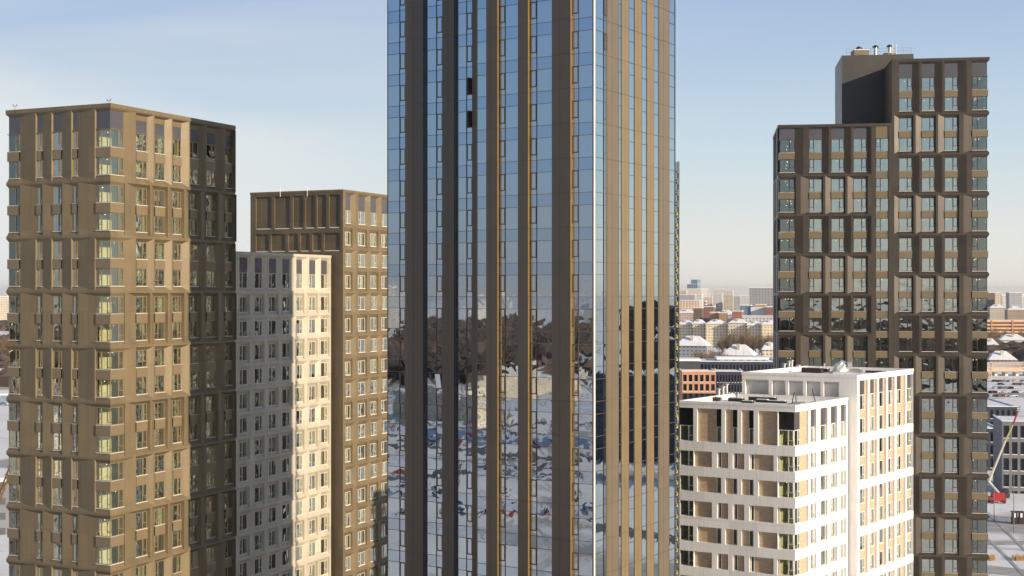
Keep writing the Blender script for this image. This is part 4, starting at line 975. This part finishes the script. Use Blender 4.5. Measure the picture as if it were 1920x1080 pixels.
# yellow lattice gantry on the bridge
gx = (1890 - 960) / F * 930; GT = thing('gantry_crane', 'yellow lattice gantry crane in front of the road bridge', 'crane', (gx, 930, 0)); zt_ = H + (HZ - 680) / F * 930; zl_ = zt_ - 4
mb = MB()
for x in (-12, 12):
    for y in (-2, 2): mb.tube((x, y, 0), (x * 0.9, y * 0.4, zt_), 0.3, n=4)
mb.build('leg', [M['decko']], GT)
mb = MB()
for z in (zl_, zt_):
    mb.tube((-16, 0, z), (16, 0, z), 0.3, n=4)
for k in range(12): mb.tube((-16 + k * 2.67, 0, zl_), (-14.7 + k * 2.67, 0, zt_), 0.2, n=4); mb.tube((-14.7 + k * 2.67, 0, zt_), (-13.3 + k * 2.67, 0, zl_), 0.2, n=4)
mb.build('girder', [M['decko']], GT)

# left edge, behind the brown tower
b1('apartment_block', 'pale distant block at the left edge under the skyline', -60, 20, 556, 2400, 30, wg(cream), 8)
b1('apartment_block', 'peach low building with a row of windows at the left edge', -80, 30, 697, 900, 20, wg(peach, sx=4), 6)
b1('office_building', 'grey unfinished building at the lower left edge', -120, 30, 905, 330, 20, wg((0.24, 0.25, 0.27), sx=3.6, sz=3.6), 6)
b1('warehouse', 'low snow-roofed shed at the left edge above the blue snow', -80, 24, 742, 720, 24, wg(bluegr, fw_=0.1), 6)
cxx = (8 - 960) / F * 280
CR_ = thing('mobile_crane', 'brown mobile crane with a raised lattice boom at the lower left edge', 'crane', (cxx - 6, 280, 0))
mb = MB(); mb.box(-3.5, 3.5, -1.4, 1.4, 0.7, 1.9); mb.box(-1.5, 2.2, -1.3, 1.3, 1.9, 3.6); mb.build('body', [M['orange']], CR_)
for x in (-2.6, -0.9, 0.9, 2.6):
    mb = MB(); mb.tube((x, -1.55, 0.6), (x, 1.55, 0.6), 0.6, n=14); mb.build('wheel', [M['rubber']], CR_)
mb = MB(); A0, A1 = Vector((0, 0, 3)), Vector((8.5, 0, 26))
for dy in (-0.5, 0.5):
    for dx in (-0.5, 0.5): mb.tube(A0 + Vector((dx, dy, 0)), A1 + Vector((dx * 0.4, dy * 0.4, 0)), 0.11, n=4)
for k in range(14):
    p, q2 = A0.lerp(A1, k / 14), A0.lerp(A1, (k + 1) / 14); mb.tube(p + Vector((-0.5, -0.5, 0)), q2 + Vector((0.5, -0.5, 0)), 0.07, n=4); mb.tube(p + Vector((0.5, 0.5, 0)), q2 + Vector((-0.5, 0.5, 0)), 0.07, n=4)
mb.build('boom', [mat('brown_boom', (0.22, 0.12, 0.05), 0.6)], CR_)

# blocks behind the viewer, seen only as reflections in the glass
rnd = random.Random(11)
protoB = []
for i in range(3):
    o = thing('apartment_block', 'far pale city block seen only as a reflection in the glass tower', 'building', (0, 0, 0), 0, 'city blocks mirrored in the glass tower')
    mb = MB(); w = (60, 34, 90)[i]; h = (40, 62, 30)[i]; mb.prism([(0, 0), (w, 0), (w, 16), (0, 16)], 0, h); mb.build('wall', [wg((white_, grey, cream)[i])], o)
    mb = MB(); mb.box(-0.3, w + 0.3, -0.3, 16.3, h, h + 0.8); mb.build('roof', [M['snow']], o); protoB.append(o)
for i, (dg, r) in enumerate(((196, 330), (214, 380), (203, 470), (190, 520), (221, 560), (209, 640), (198, 720), (228, 480), (184, 420))):
    o = copy_tree(protoB[i % 3], group='blocks mirrored in the lower panes', label='block with a snowy roof mirrored low in the glass tower'); an = radians(dg); o.location = (r * cos(an), 130 + r * sin(an), 0); o.rotation_euler = (0, 0, rnd.uniform(0, 3)); o.scale = (0.6, 1, 0.45)
for i in range(45):
    an = radians(180 + rnd.uniform(-5, 68)); r = rnd.uniform(2350, 3000) if i < 27 else rnd.uniform(1150, 2000); src = protoB[i % 3]; o = src if i < 3 else copy_tree(src)
    o.location = (r * cos(an), 130 + r * sin(an), 0); o.rotation_euler = (0, 0, an + pi / 2 + rnd.uniform(-0.5, 0.5))

# ------------------------------------------------------------------ cars
PA = {k: mat('car_paint_' + k, c, 0.25, 0.2, var=0.02) for k, c in (('white', (0.7, 0.7, 0.7)), ('black', (0.02, 0.02, 0.025)), ('grey', (0.22, 0.23, 0.25)), ('red', (0.4, 0.03, 0.03)), ('blue', (0.04, 0.09, 0.25)))}
M['tail'] = mat('tail_lamp', (0.4, 0.02, 0.02), 0.3); M['lamp_glass'] = mat('headlamp', (0.8, 0.8, 0.8), 0.2)
def car_proto(colr):
    o = thing('parked_car', colr + ' car parked in the snowy lot', 'car')
    mb = MB(); prof = [(-2.2, 0.35), (2.2, 0.35), (2.25, 0.75), (1.2, 0.95), (0.55, 1.42), (-1.1, 1.45), (-1.9, 0.98), (-2.25, 0.9)]
    n = len(prof)
    for y in (-0.88, 0.88): mb.poly([(x, y * (0.86 if z > 1.2 else 1), z) for x, z in prof])
    for i in range(n):
        (xa, za), (xb, zb__) = prof[i], prof[(i + 1) % n]; ya = 0.88 * (0.86 if za > 1.2 else 1); yb = 0.88 * (0.86 if zb__ > 1.2 else 1); mb.poly([(xa, -ya, za), (xb, -yb, zb__), (xb, yb, zb__), (xa, ya, za)])
    mb.build('body', [PA[colr]], o)
    mb = MB(); mb.poly([(1.17, -0.78, 0.99), (0.6, -0.7, 1.39), (0.6, 0.7, 1.39), (1.17, 0.78, 0.99)]); mb.poly([(-1.14, -0.7, 1.42), (-1.86, -0.78, 1.04), (-1.86, 0.78, 1.04), (-1.14, 0.7, 1.42)])
    for s_ in (-1, 1): mb.poly([(1.0, s_ * 0.895, 0.98), (0.5, s_ * 0.80, 1.36), (-1.05, s_ * 0.80, 1.38), (-1.7, s_ * 0.895, 0.98)])
    for i in range(len(mb.v)): x, y, z = mb.v[i]; mb.v[i] = (x * 1.015, y * 1.0, z + 0.02)
    mb.build('glazing', [M['bgglass']], o)
    for x in (-1.4, 1.4):
        for y in (-0.85, 0.85):
            w = MB(); w.tube((x, y - 0.1, 0.33), (x, y + 0.1, 0.33), 0.33, n=14); w.build('wheel', [M['rubber']], o)
    for y in (-0.6, 0.6):
        w = MB(); w.box(2.2, 2.28, y - 0.18, y + 0.18, 0.6, 0.75); w.build('headlight', [M['lamp_glass']], o)
    return o
cars = {k: car_proto(k) for k in PA}; used_c = set()
def put_car(x, y, rz, k, label=None, group='cars parked in the snow'):
    if k in used_c: o = copy_tree(cars[k])
    else: o = cars[k]; used_c.add(k)
    o.location = (x, y, 0.03); o.rotation_euler = (0, 0, rz); o['label'] = label or (k + ' car parked in the snowy lots around the towers'); o['group'] = group
rnd = random.Random(5); ks = list(PA)
for i in range(34):       # the lot beyond the dark offices
    px = 1858 + rnd.uniform(0, 60); py = rnd.choice((716, 722, 729, 737, 744)); x, y = gp(px, py); put_car(x, y, rnd.choice((0.1, 1.6)), rnd.choice(ks), None)
for i in range(150):       # lots mirrored in the glass tower
    r = rnd.choice((225, 262, 300, 340, 395, 470)) + rnd.uniform(-2, 2); an = radians(206 + rnd.uniform(-17, 17)); put_car(r * cos(an), 138 + r * sin(an), an + pi / 2 + rnd.uniform(-.1, .1) + (0 if rnd.random() < .5 else pi / 2), rnd.choice(ks))
for i in range(7):
    x, y = gp(-4 + i * 5, 752 + (i % 3) * 4); put_car(x, y, 0.2, ks[i % 5])

# ------------------------------------------------------------------ bare trees
M['bark'] = mat('bark', (0.10, 0.07, 0.05), 0.9); M['twig'] = mat('winter_twigs', (0.24, 0.165, 0.10), 0.95, var=0.35, vscale=0.3)
def tree_proto(seed, h=15):
    r_ = random.Random(seed); o = thing('bare_tree', 'bare brown winter tree', 'tree')
    mb = MB(); mb.tube((0, 0, 0), (0.2, 0.1, h * 0.55), 0.28, 0.12, 6); limbs = []
    for k in range(9):
        z = h * r_.uniform(0.18, 0.55); a_ = r_.uniform(0, 2 * pi); L_ = h * r_.uniform(0.25, 0.42); p0 = Vector((0.05, 0.03, z)); p1 = p0 + Vector((cos(a_) * L_ * 0.55, sin(a_) * L_ * 0.55, L_ * 0.85)); mb.tube(p0, p1, 0.11, 0.04, 4); limbs.append((p0, p1))
    limbs.append((Vector((0.1, 0, h * 0.5)), Vector((0.2, 0.1, h * 0.92)))); mb.tube(*limbs[-1], 0.1, 0.03, 4)
    mb.build('trunk', [M['bark']], o)
    mb = MB()
    for p0, p1 in limbs:
        for k in range(34):
            t_ = r_.uniform(0.25, 1.0); b_ = p0.lerp(p1, t_); a_ = r_.uniform(0, 2 * pi); l_ = h * r_.uniform(0.07, 0.19); e_ = b_ + Vector((cos(a_) * l_ * 0.8, sin(a_) * l_ * 0.8, l_ * r_.uniform(0.2, 1.1)))
            s_ = Vector((r_.uniform(-1, 1), r_.uniform(-1, 1), 0)).normalized() * 0.07
            mb.poly([b_ - s_, b_ + s_, e_])
            for _ in range(3):
                f_ = b_.lerp(e_, r_.uniform(0.4, 0.9)); g_ = f_ + Vector((r_.uniform(-1, 1), r_.uniform(-1, 1), r_.uniform(0, 1))) * h * 0.07; mb.poly([f_ - s_ * 0.6, f_ + s_ * 0.6, g_])
    mb.build('crown', [M['twig']], o); return o
tp = [tree_proto(s_) for s_ in (1, 2, 3)]; used_t = set()
def put_tree(x, y, sc, label, group):
    i = rnd.randrange(3)
    if i in used_t: o = copy_tree(tp[i])
    else: o = tp[i]; used_t.add(i)
    o.location = (x, y, 0); o.scale = (sc, sc, sc * rnd.uniform(0.9, 1.15)); o.rotation_euler = (0, 0, rnd.uniform(0, 6.28)); o['label'] = label; o['group'] = group
for i in range(46):
    Y = rnd.uniform(930, 1010); px = rnd.uniform(1300, 1362); put_tree((px - 960) / F * Y, Y, rnd.uniform(0.85, 1.15), 'bare tree in the grove before the two blue-roofed houses', 'grove before the blue-roofed houses')
for i in range(60):
    Y = rnd.uniform(1250, 1330); px = rnd.uniform(1345, 1456); put_tree((px - 960) / F * Y, Y, rnd.uniform(1.0, 1.5), 'bare tree in the belt before the cream five-storey houses', 'trees before the cream houses')
for i in range(26):
    Y = rnd.uniform(1450, 1600); px = rnd.uniform(1852, 1925); put_tree((px - 960) / F * Y, Y, rnd.uniform(0.9, 1.3), 'bare tree before the orange parking garage', 'trees before the parking garage')
for i in range(22):
    Y = rnd.uniform(1120, 1300); px = rnd.uniform(-10, 40); put_tree((px - 960) / F * Y, Y, rnd.uniform(0.9, 1.4), 'bare tree at the left edge above the peach building', 'trees at the left edge')
for i in range(30):       # mirrored in the glass
    an = radians(206 + rnd.uniform(-20, 20)); r = rnd.uniform(240, 700); put_tree(r * cos(an), 138 + r * sin(an), rnd.uniform(0.6, 0.9), 'bare tree standing in the snow mirrored in the glass tower', 'trees mirrored in the glass tower')

# ------------------------------------------------------------------ street furniture right
def lamp_post(px, pyb, h, label):
    x, y = gp(px, pyb); o = thing('street_lamp', label, 'street lamp', (x, y, 0)); mb = MB(); mb.tube((0, 0, 0), (0, 0, h), 0.13, 0.07, 8); mb.build('pole', [M['concrete']], o)
    mb = MB(); mb.tube((0, 0, h - 0.05), (-1.6, 0, h + 0.35), 0.05, n=6); mb.build('arm', [M['concrete']], o)
    mb = MB(); mb.box(-2.2, -1.5, -0.15, 0.15, h + 0.28, h + 0.42); mb.build('lamp_head', [M['steel']], o)
lamp_post(1901, 1000, 14, 'tall street lamp by the two dark kiosks at the right edge')
lamp_post(1864, 978, 9, 'shorter street lamp left of the two dark kiosks')
for px, py, h, lb in ((X(206), 705, 22, 'tall lamp mast in front of the first blue-roofed house'), (X(355), 700, 19, 'lamp mast between the two blue-roofed houses'), (X(480), 697, 38, 'tallest white lamp mast, right of the grove'), (X(537), 697, 17, 'lamp mast before the second blue-roofed house'), (X(740), 697, 22, 'lamp mast next to the dark tower edge')): lamp_post(px, py, h, lb)
for px, lb in ((1898, 'left of two dark glazed kiosks on the snow'), (1910.5, 'right of two dark glazed kiosks on the snow')):
    x, y = gp(px, 983); o = thing('kiosk', lb, 'kiosk', (x, y, 0), -8)
    mb = MB(); mb.box(0, 1.25, 0, 1.6, 0, 1.6); mb.build('body', [M['bgdark']], o); mb = MB(); mb.box(0.05, 1.2, 0.05, 1.55, 1.6, 2.9); mb.build('glazing', [M['bgglass']], o)
    mb = MB(); mb.box(-0.1, 1.35, -0.1, 1.7, 2.9, 3.1, 0); mb.build('roof', [M['bgdark']], o); mb = MB(); mb.box(0.35, 0.85, -0.04, 0, 1.7, 2.8); mb.build('door_frame', [M['white']], o)
# boom lift
x, y = gp(1869, 943); BL = thing('boom_lift', 'red boom lift with its long jointed arm raised before the grey office building', 'boom lift', (x, y, 0), 0)
pm = y / F
mb = MB(); mb.box(-2.2, 2.2, -1.1, 1.1, 0.6, 1.7); mb.box(-1.4, 1.9, -1.0, 1.0, 1.7, 2.9); mb.build('chassis', [M['red']], BL)
for xx in (-1.6, 1.6):
    for yy in (-1.15, 1.15): w = MB(); w.tube((xx, yy - 0.2, 0.5), (xx, yy + 0.2, 0.5), 0.5, n=14); w.build('wheel', [M['rubber']], BL)
def lp(px, py): return Vector(((px - 1869) * pm, 0, (943 - py) * pm))
mb = MB(); mb.tube(lp(1874, 926) , lp(1853, 901), 0.32, 0.28, 6); mb.tube(lp(1853, 901) + Vector((0, -0.5, 0)), lp(1884, 826) + Vector((0, -0.5, 0)), 0.34, 0.26, 6); mb.build('lower_boom', [M['frame_light']], BL)
mb = MB(); mb.tube(lp(1884, 826) + Vector((0, -0.5, 0)), lp(1898, 796) + Vector((0, -0.5, 0)), 0.24, 0.2, 6); mb.build('middle_boom', [M['yellow']], BL)
mb = MB(); mb.tube(lp(1898, 796) + Vector((0, -0.5, 0)), lp(1907, 772) + Vector((0, -0.5, 0)), 0.26, 0.22, 6); mb.build('upper_boom', [M['red']], BL)
mb = MB(); b_ = lp(1905, 771)
for k in (0, 0.55, 1.1):
    for (u, v) in (((-0.9, -0.9), (0.9, -0.9)), ((0.9, -0.9), (0.9, 0.4)), ((0.9, 0.4), (-0.9, 0.4)), ((-0.9, 0.4), (-0.9, -0.9))): mb.tube(b_ + Vector((u[0], u[1], k)), b_ + Vector((v[0], v[1], k)), 0.05, n=4)
mb.box(b_.x - 0.9, b_.x + 0.9, -0.9, 0.4, b_.z - 0.05, b_.z + 0.02); mb.build('basket', [M['bgdark']], BL)
x, y = gp(1888, 938); VN = thing('tractor', 'small red tractor parked behind the boom lift', 'tractor', (x, y + 4, 0), 10)
mb = MB(); mb.box(-1.8, 0.4, -0.5, 0.5, 0.7, 1.5); mb.build('bonnet', [M['red']], VN); mb = MB(); mb.box(0.4, 1.7, -0.8, 0.8, 0.8, 2.6); mb.build('cab', [M['bgglass']], VN)
for xx, rr in ((-1.3, 0.45), (1.2, 0.8)):
    for yy in (-0.8, 0.8): w = MB(); w.tube((xx, yy - 0.18, rr), (xx, yy + 0.18, rr), rr, n=16); w.build('wheel', [M['rubber']], VN)
# site fence and reed strip
x0, y0 = gp(1850, 974); x1, y1 = gp(1945, 984); FN = thing('site_fence', 'low thin fence across the snow below the boom lift', 'fence', (x0, y0, 0), math.degrees(math.atan2(y1 - y0, x1 - x0)))
mb = MB(); L = ((x1 - x0) ** 2 + (y1 - y0) ** 2) ** .5; mb.box(0, L, 0, 0.06, 0.9, 1.0); mb.box(0, L, 0, 0.06, 0.35, 0.42); mb.build('rail', [M['steel']], FN)
mb = MB(); k = 0.0
while k < L: mb.box(k - 0.05, k + 0.05, 0.07, 0.17, 0, 1.2); k += 2.5
mb.build('post', [M['steel']], FN)
mb = MB(); r_ = random.Random(4)
for _ in range(900):
    px = r_.choice((r_.uniform(1800, 1866), r_.uniform(1898, 1960))); py = r_.uniform(1047, 1052); x, y = gp(px, py); s_ = r_.uniform(-0.2, 0.2); mb.poly([(x - 0.09, y, 0), (x + 0.09, y, 0), (x + s_, y + s_, r_.uniform(0.7, 1.3))])
mb.build('dry_grass', [mat('dry_reeds', (0.42, 0.24, 0.10), 0.9)], kind='stuff', label='orange-brown dry grass strip in the snow', category='grass')

# dark offices beyond the right edge, mirrored in the right side of the glass tower
for i, (u, v, h, w, wl) in enumerate(((330, 300, 30, 60, M['navy']), (400, 380, 38, 70, M['bgdark']), (330, 225, 18, 50, M['orange']), (470, 430, 40, 60, M['navy']), (560, 460, 52, 80, M['bgdark']))):
    o = thing('office_building', 'dark office block off to the right, mirrored in the glass tower', 'building', (u, v, 0), 122, 'offices mirrored in the glass tower')
    if i == 2: o['label'] = 'orange office block off to the right, mirrored in the glass tower'; del o['group']
    mb = MB(); mb.prism([(0, 0), (w, 0), (w, 18), (0, 18)], 0, h)
    for k in range(int(h / 3.6)):
        for j in range(int(w / 3)): mb.box(j * 3 + 0.6, j * 3 + 2.2, 18.0, 18.05, k * 3.6 + 0.8, k * 3.6 + 2.9, 1)
    mb.build('wall', [wl, M['bgglass']], o); mb = MB(); mb.box(-0.2, w + 0.2, -0.2, 18.2, h, h + 0.6); mb.build('roof', [M['snow']], o)

# ================================================================== roof equipment
def vent(px, py_top, face_y, dia, h, zbase, label, px_s, group=None, cap=True, m='steel'):
    pass
def at(px, Y): return ((px - 960) / F * Y, Y)
def zat(py, Y): return H + (HZ - py) / F * Y
# dark tower penthouse
Yp_ = 226.0; zr = pz + 0.0
for i, (px, y0, y1, lb) in enumerate(((1610.5, 87.5, 95.5, 'leftmost round capped vent, standing on the brown box'), (1641.5, 85, 97, 'middle round capped vent on the dark tower roof'), (1668, 84, 97, 'rightmost round capped vent on the dark tower roof'))):
    x, y = at(px, Yp_); o = thing('roof_vent', lb, 'vent', (x, y, pz)); za_, zb_ = zat(y1, Yp_) - pz, zat(y0, Yp_) - pz
    mb = MB(); mb.tube((0, 0, 0 if i else zat(93.5, Yp_) - pz), (0, 0, zb_ - 0.35), 0.26, n=14); mb.build('pipe', [M['steel']], o)
    mb = MB(); mb.tube((0, 0, zb_ - 0.36), (0, 0, zb_ - 0.2), 0.52, 0.5, 16); mb.tube((0, 0, zb_ - 0.2), (0, 0, zb_), 0.5, 0.2, 16); mb.build('cap', [M['black']], o)
x, y = at(1599, Yp_ + 0.3); o = thing('roof_plant_box', 'brown box on the left of the dark tower roof', 'plant box', (x, y - 1, pz)); mb = MB(); w = 28 / F * Yp_; hh = zat(94, Yp_) - pz
mb.box(0, w, 0, 2.4, 0, hh - 0.1); mb.build('body', [M['bronze']], o); mb = MB(); mb.box(-0.06, w + 0.06, -0.06, 2.46, hh - 0.1, hh); mb.build('lid', [M['snow']], o)
x, y = at(1658, Yp_); o = thing('roof_plant_box', 'low brown box under the rightmost vent of the dark tower', 'plant box', (x, y - 1, pz)); mb = MB(); mb.box(0, 1.7, 0, 2, 0, 0.55); mb.build('body', [M['bronze']], o); mb = MB(); mb.box(-0.05, 1.75, -0.05, 2.05, 0.55, 0.62); mb.build('lid', [M['snow']], o)
x, y = at(1587, Yp_ - 1.5); o = thing('roof_railing', 'thin steel railing along the edge of the dark tower roof', 'railing', (x, y, pz), -8); mb = MB(); L = 10.2
for z in (0.5, 1.0): mb.tube((0, 0, z), (L, 0, z), 0.02, n=5)
mb.build('rail', [M['concrete']], o); mb = MB()
for k in range(9): mb.tube((k * L / 8, 0, 0), (k * L / 8, 0, 1.05), 0.02, n=5)
mb.build('post', [M['concrete']], o)
x, y = at(1683, 221.2); o = thing('roof_ladder', 'short pale ladder at the right end of the dark tower roof', 'ladder', (x, y + 3, pz), -8); mb = MB()
for xx in (0, 0.6): mb.tube((xx, 0, 0), (xx, 0, 1.75), 0.045, n=5)
mb.build('rail', [M['frame_light']], o); mb = MB()
for k in range(5): mb.tube((0, 0, 0.2 + k * 0.3), (0.6, 0, 0.2 + k * 0.3), 0.035, n=5)
mb.build('rung', [M['frame_light']], o)
x, y = at(1495, 222); o = thing('roof_antenna', 'small white antenna on the lower roof of the dark tower', 'antenna', (x, y, H + 25.6)); mb = MB(); mb.tube((0, 0, 0), (0, 0, 1.5), 0.05, n=6); mb.build('mast', [M['corner']], o)
mb = MB(); mb.tube((-0.5, 0, 0.7), (0.7, 0, 1.3), 0.05, n=5); mb.build('boom', [M['steel']], o)
# obstruction lights of the brown tower
for px, Y, lb in ((204, 155.0, 'small red obstruction light above the front corner of the brown tower'), (28, 159.5, 'small red obstruction light above the left end of the brown tower')):
    x, y = at(px, Y); o = thing('obstruction_light', lb, 'lamp', (x, y, H + 20.1)); mb = MB(); mb.tube((0, 0, 0), (0, 0, 1.3), 0.02, n=5); mb.build('pole', [M['bgdark']], o)
    mb = MB(); mb.box(-0.22, 0.22, -0.02, 0.02, 1.3, 1.34); mb.build('bracket', [M['bgdark']], o)
    for dx in (-0.2, 0.2): mb = MB(); mb.tube((dx, 0, 1.36), (dx, 0, 1.5), 0.07, 0.05, 8); mb.build('lamp', [M['red']], o)
for px, Y in ((525.5, 199), (576, 199)):
    x, y = at(px, Y); o = thing('roof_antenna', 'tiny rod antenna on the golden tower roof', 'antenna', (x, y, H + 13.7), group='rod antennas on the golden tower'); mb = MB(); mb.tube((0, 0, 0), (0, 0, 1.5), 0.035, n=5); mb.build('mast', [M['corner']], o); mb = MB(); mb.tube((-0.18, 0, 1.2), (0.18, 0, 1.2), 0.03, n=5); mb.build('arm', [M['corner']], o)
# white block, lower roof (zoomed pixel grid of the photo -> real points on the roof plane)
zl1 = zt - 0.6; zl2 = ztt - 0.6
def onroof(zx, zy, zr_): px, py = 1260 + zx / 4.085, 660 + zy / 4.085; Y = (H - zr_) * F / (py - HZ); return at(px, Y)
def pipe_vent(zx, zy, zr_, h, r, lb, cap=True):
    x, y = onroof(zx, zy, zr_); o = thing('roof_vent', lb, 'vent', (x, y, zr_)); mb = MB(); mb.tube((0, 0, 0), (0, 0, h - 0.25), r, n=14); mb.build('pipe', [M['steel']], o)
    mb = MB(); mb.tube((0, 0, h - 0.25), (0, 0, h - 0.1), r * 1.5, n=14); mb.tube((0, 0, h - 0.1), (0, 0, h), r * 1.5, r * 0.6, 14); mb.build('cap', [M['steel']], o)
pipe_vent(355, 362, zl1, 1.5, 0.26, 'short steel vent at the left of the lower white roof'); pipe_vent(388, 355, zl1, 1.7, 0.26, 'second steel vent on the lower white roof, beside the first'); pipe_vent(415, 345, zl1, 1.9, 0.32, 'tallest steel vent on the lower white roof')
pipe_vent(500, 372, zl1, 1.0, 0.2, 'small steel vent before the taller white wing')
for zx, zy, w, d_, h, lb in ((300, 375, 1.0, 0.8, 0.5, 'black low box near the left edge of the lower white roof'), (430, 378, 1.9, 0.9, 0.45, 'long low duct box right of the three vents'), (585, 372, 3.6, 0.8, 0.5, 'long snow-topped duct along the foot of the taller wing'), (640, 385, 1.6, 1.0, 0.35, 'flat dark hatch in the middle of the lower white roof'), (530, 392, 1.5, 0.6, 0.3, 'flat dark tray near the front parapet'), (730, 388, 2.4, 0.6, 0.25, 'dark cable tray on the lower white roof')):
    x, y = onroof(zx, zy, zl1); o = thing('roof_unit', lb, 'roof unit', (x, y, zl1), -31); mb = MB(); mb.box(0, w, 0, d_, 0, h); mb.build('body', [M['bgdark']], o); mb = MB(); mb.box(0.08, w - 0.08, 0.05, d_ * 0.7, h, h + 0.08); mb.build('snow_cap', [M['snow']], o)
for zx, zy, h, t2, lb in ((918, 400, 1.5, 0.3, 'leaning dark bracket near the front corner of the lower roof'), (952, 388, 1.0, -0.1, 'pale short rod near the front corner of the lower roof'), (1098, 385, 1.7, -0.4, 'dark leaning rod standing before the taller wing')):
    x, y = onroof(zx, zy, zl1); o = thing('roof_bracket', lb, 'bracket', (x, y, zl1)); mb = MB(); mb.tube((0, 0, 0), (t2, 0, h), 0.055, n=6); mb.build('rod', [M['bgdark']], o); mb = MB(); mb.tube((-0.5, 0, 0.06), (1.1, 0.2, 0.06), 0.05, n=6); mb.build('foot', [M['bgdark']], o)
# taller wing roof
for zx, zy, h, r, lb in ((858, 148, 1.2, 0.24, 'left steel vent on the taller white roof'), (895, 146, 1.5, 0.22, 'twin steel vent on the taller white roof, left one'), (915, 142, 1.6, 0.24, 'twin steel vent on the taller white roof, right one'), (968, 142, 0.9, 0.24, 'low steel vent on the taller white roof'), (1165, 138, 1.0, 0.12, 'thin pipe vent left of the wrapped fan')): pipe_vent(zx, zy, zl2, h, r, lb)
for zx, zy, w, d_, h, lb in ((990, 158, 2.8, 1.2, 0.7, 'black box unit in the middle of the taller white roof'), (1120, 152, 1.4, 0.9, 0.45, 'small unit left of the wrapped fan'), (1360, 160, 1.6, 1.0, 0.6, 'grey unit right of the wrapped fan'), (1480, 158, 3.2, 0.6, 0.3, 'long dark tray at the right of the taller white roof')):
    x, y = onroof(zx, zy, zl2); o = thing('roof_unit', lb, 'roof unit', (x, y, zl2), -31); mb = MB(); mb.box(0, w, 0, d_, 0, h); mb.build('body', [M['bgdark'] if 'grey' not in lb else M['steel']], o); mb = MB(); mb.box(0.1, w - 0.1, 0.05, d_ * 0.6, h, h + 0.06); mb.build('snow_cap', [M['snow']], o)
for zx, lb in ((1485, 'thin rod right of the wrapped fan'), (1605, 'thin rod with a small head near the right end of the taller roof')):
    x, y = onroof(zx, 150, zl2); o = thing('roof_antenna', lb, 'antenna', (x, y, zl2)); mb = MB(); mb.tube((0, 0, 0), (0, 0, 1.6), 0.035, n=5); mb.build('mast', [M['bgdark']], o); mb = MB(); mb.box(-0.12, 0.12, -0.08, 0.08, 1.2, 1.35); mb.build('head', [M['steel']], o)
# wrapped fan: a round hood swathed in silver foil
x, y = onroof(1285, 162, zl2); o = thing('wrapped_fan', 'silver foil-wrapped hooded fan on the taller white roof', 'fan', (x, y, zl2))
foil = mat('crumpled_foil', (0.70, 0.69, 0.66), 0.4, 0.5, bump=1.0, bscale=5)
mb = MB(); rr_ = random.Random(3); nr, ns = 7, 14; ring = []
for i in range(nr):
    t_ = i / (nr - 1); z = 1.75 * t_; r = (0.95, 1.05, 0.98, 1.0, 1.0, 0.75, 0.12)[i]; ox = 0.35 * t_ * t_
    ring.append([(ox + r * cos(2 * pi * j / ns) * rr_.uniform(0.88, 1.1), r * 0.8 * sin(2 * pi * j / ns) * rr_.uniform(0.88, 1.1), z + rr_.uniform(-0.08, 0.08)) for j in range(ns)])
for i in range(nr - 1):
    for j in range(ns): j2 = (j + 1) % ns; mb.poly([ring[i][j], ring[i][j2], ring[i + 1][j2], ring[i + 1][j]])
mb.build('foil_wrap', [foil], o); mb = MB(); mb.box(-1.2, 1.3, -1.0, 1.0, 0, 0.22); mb.build('base', [M['steel']], o); mb = MB(); mb.tube((0.95, -0.5, 1.2), (1.5, -0.6, 1.3), 0.42, 0.5, 12); mb.build('outlet', [foil], o)

# thin winter air: one closed box of even density round everything, ground included
hm = bpy.data.materials.new('winter_air'); hm.use_nodes = True; t = hm.node_tree; t.nodes.clear()
pv = N(t, 'ShaderNodeVolumePrincipled'); pv.inputs['Color'].default_value = (1.0, 0.99, 0.97, 1); pv.inputs['Density'].default_value = 0.000035; pv.inputs['Anisotropy'].default_value = 0.2
ho = N(t, 'ShaderNodeOutputMaterial'); Lk(t, pv.outputs[0], ho.inputs['Volume'])
mb = MB(); HB = S_ + 200; mb.box(-HB, HB, -HB, HB, -1.0, TT + 12); mb.build('haze', [hm], kind='stuff')
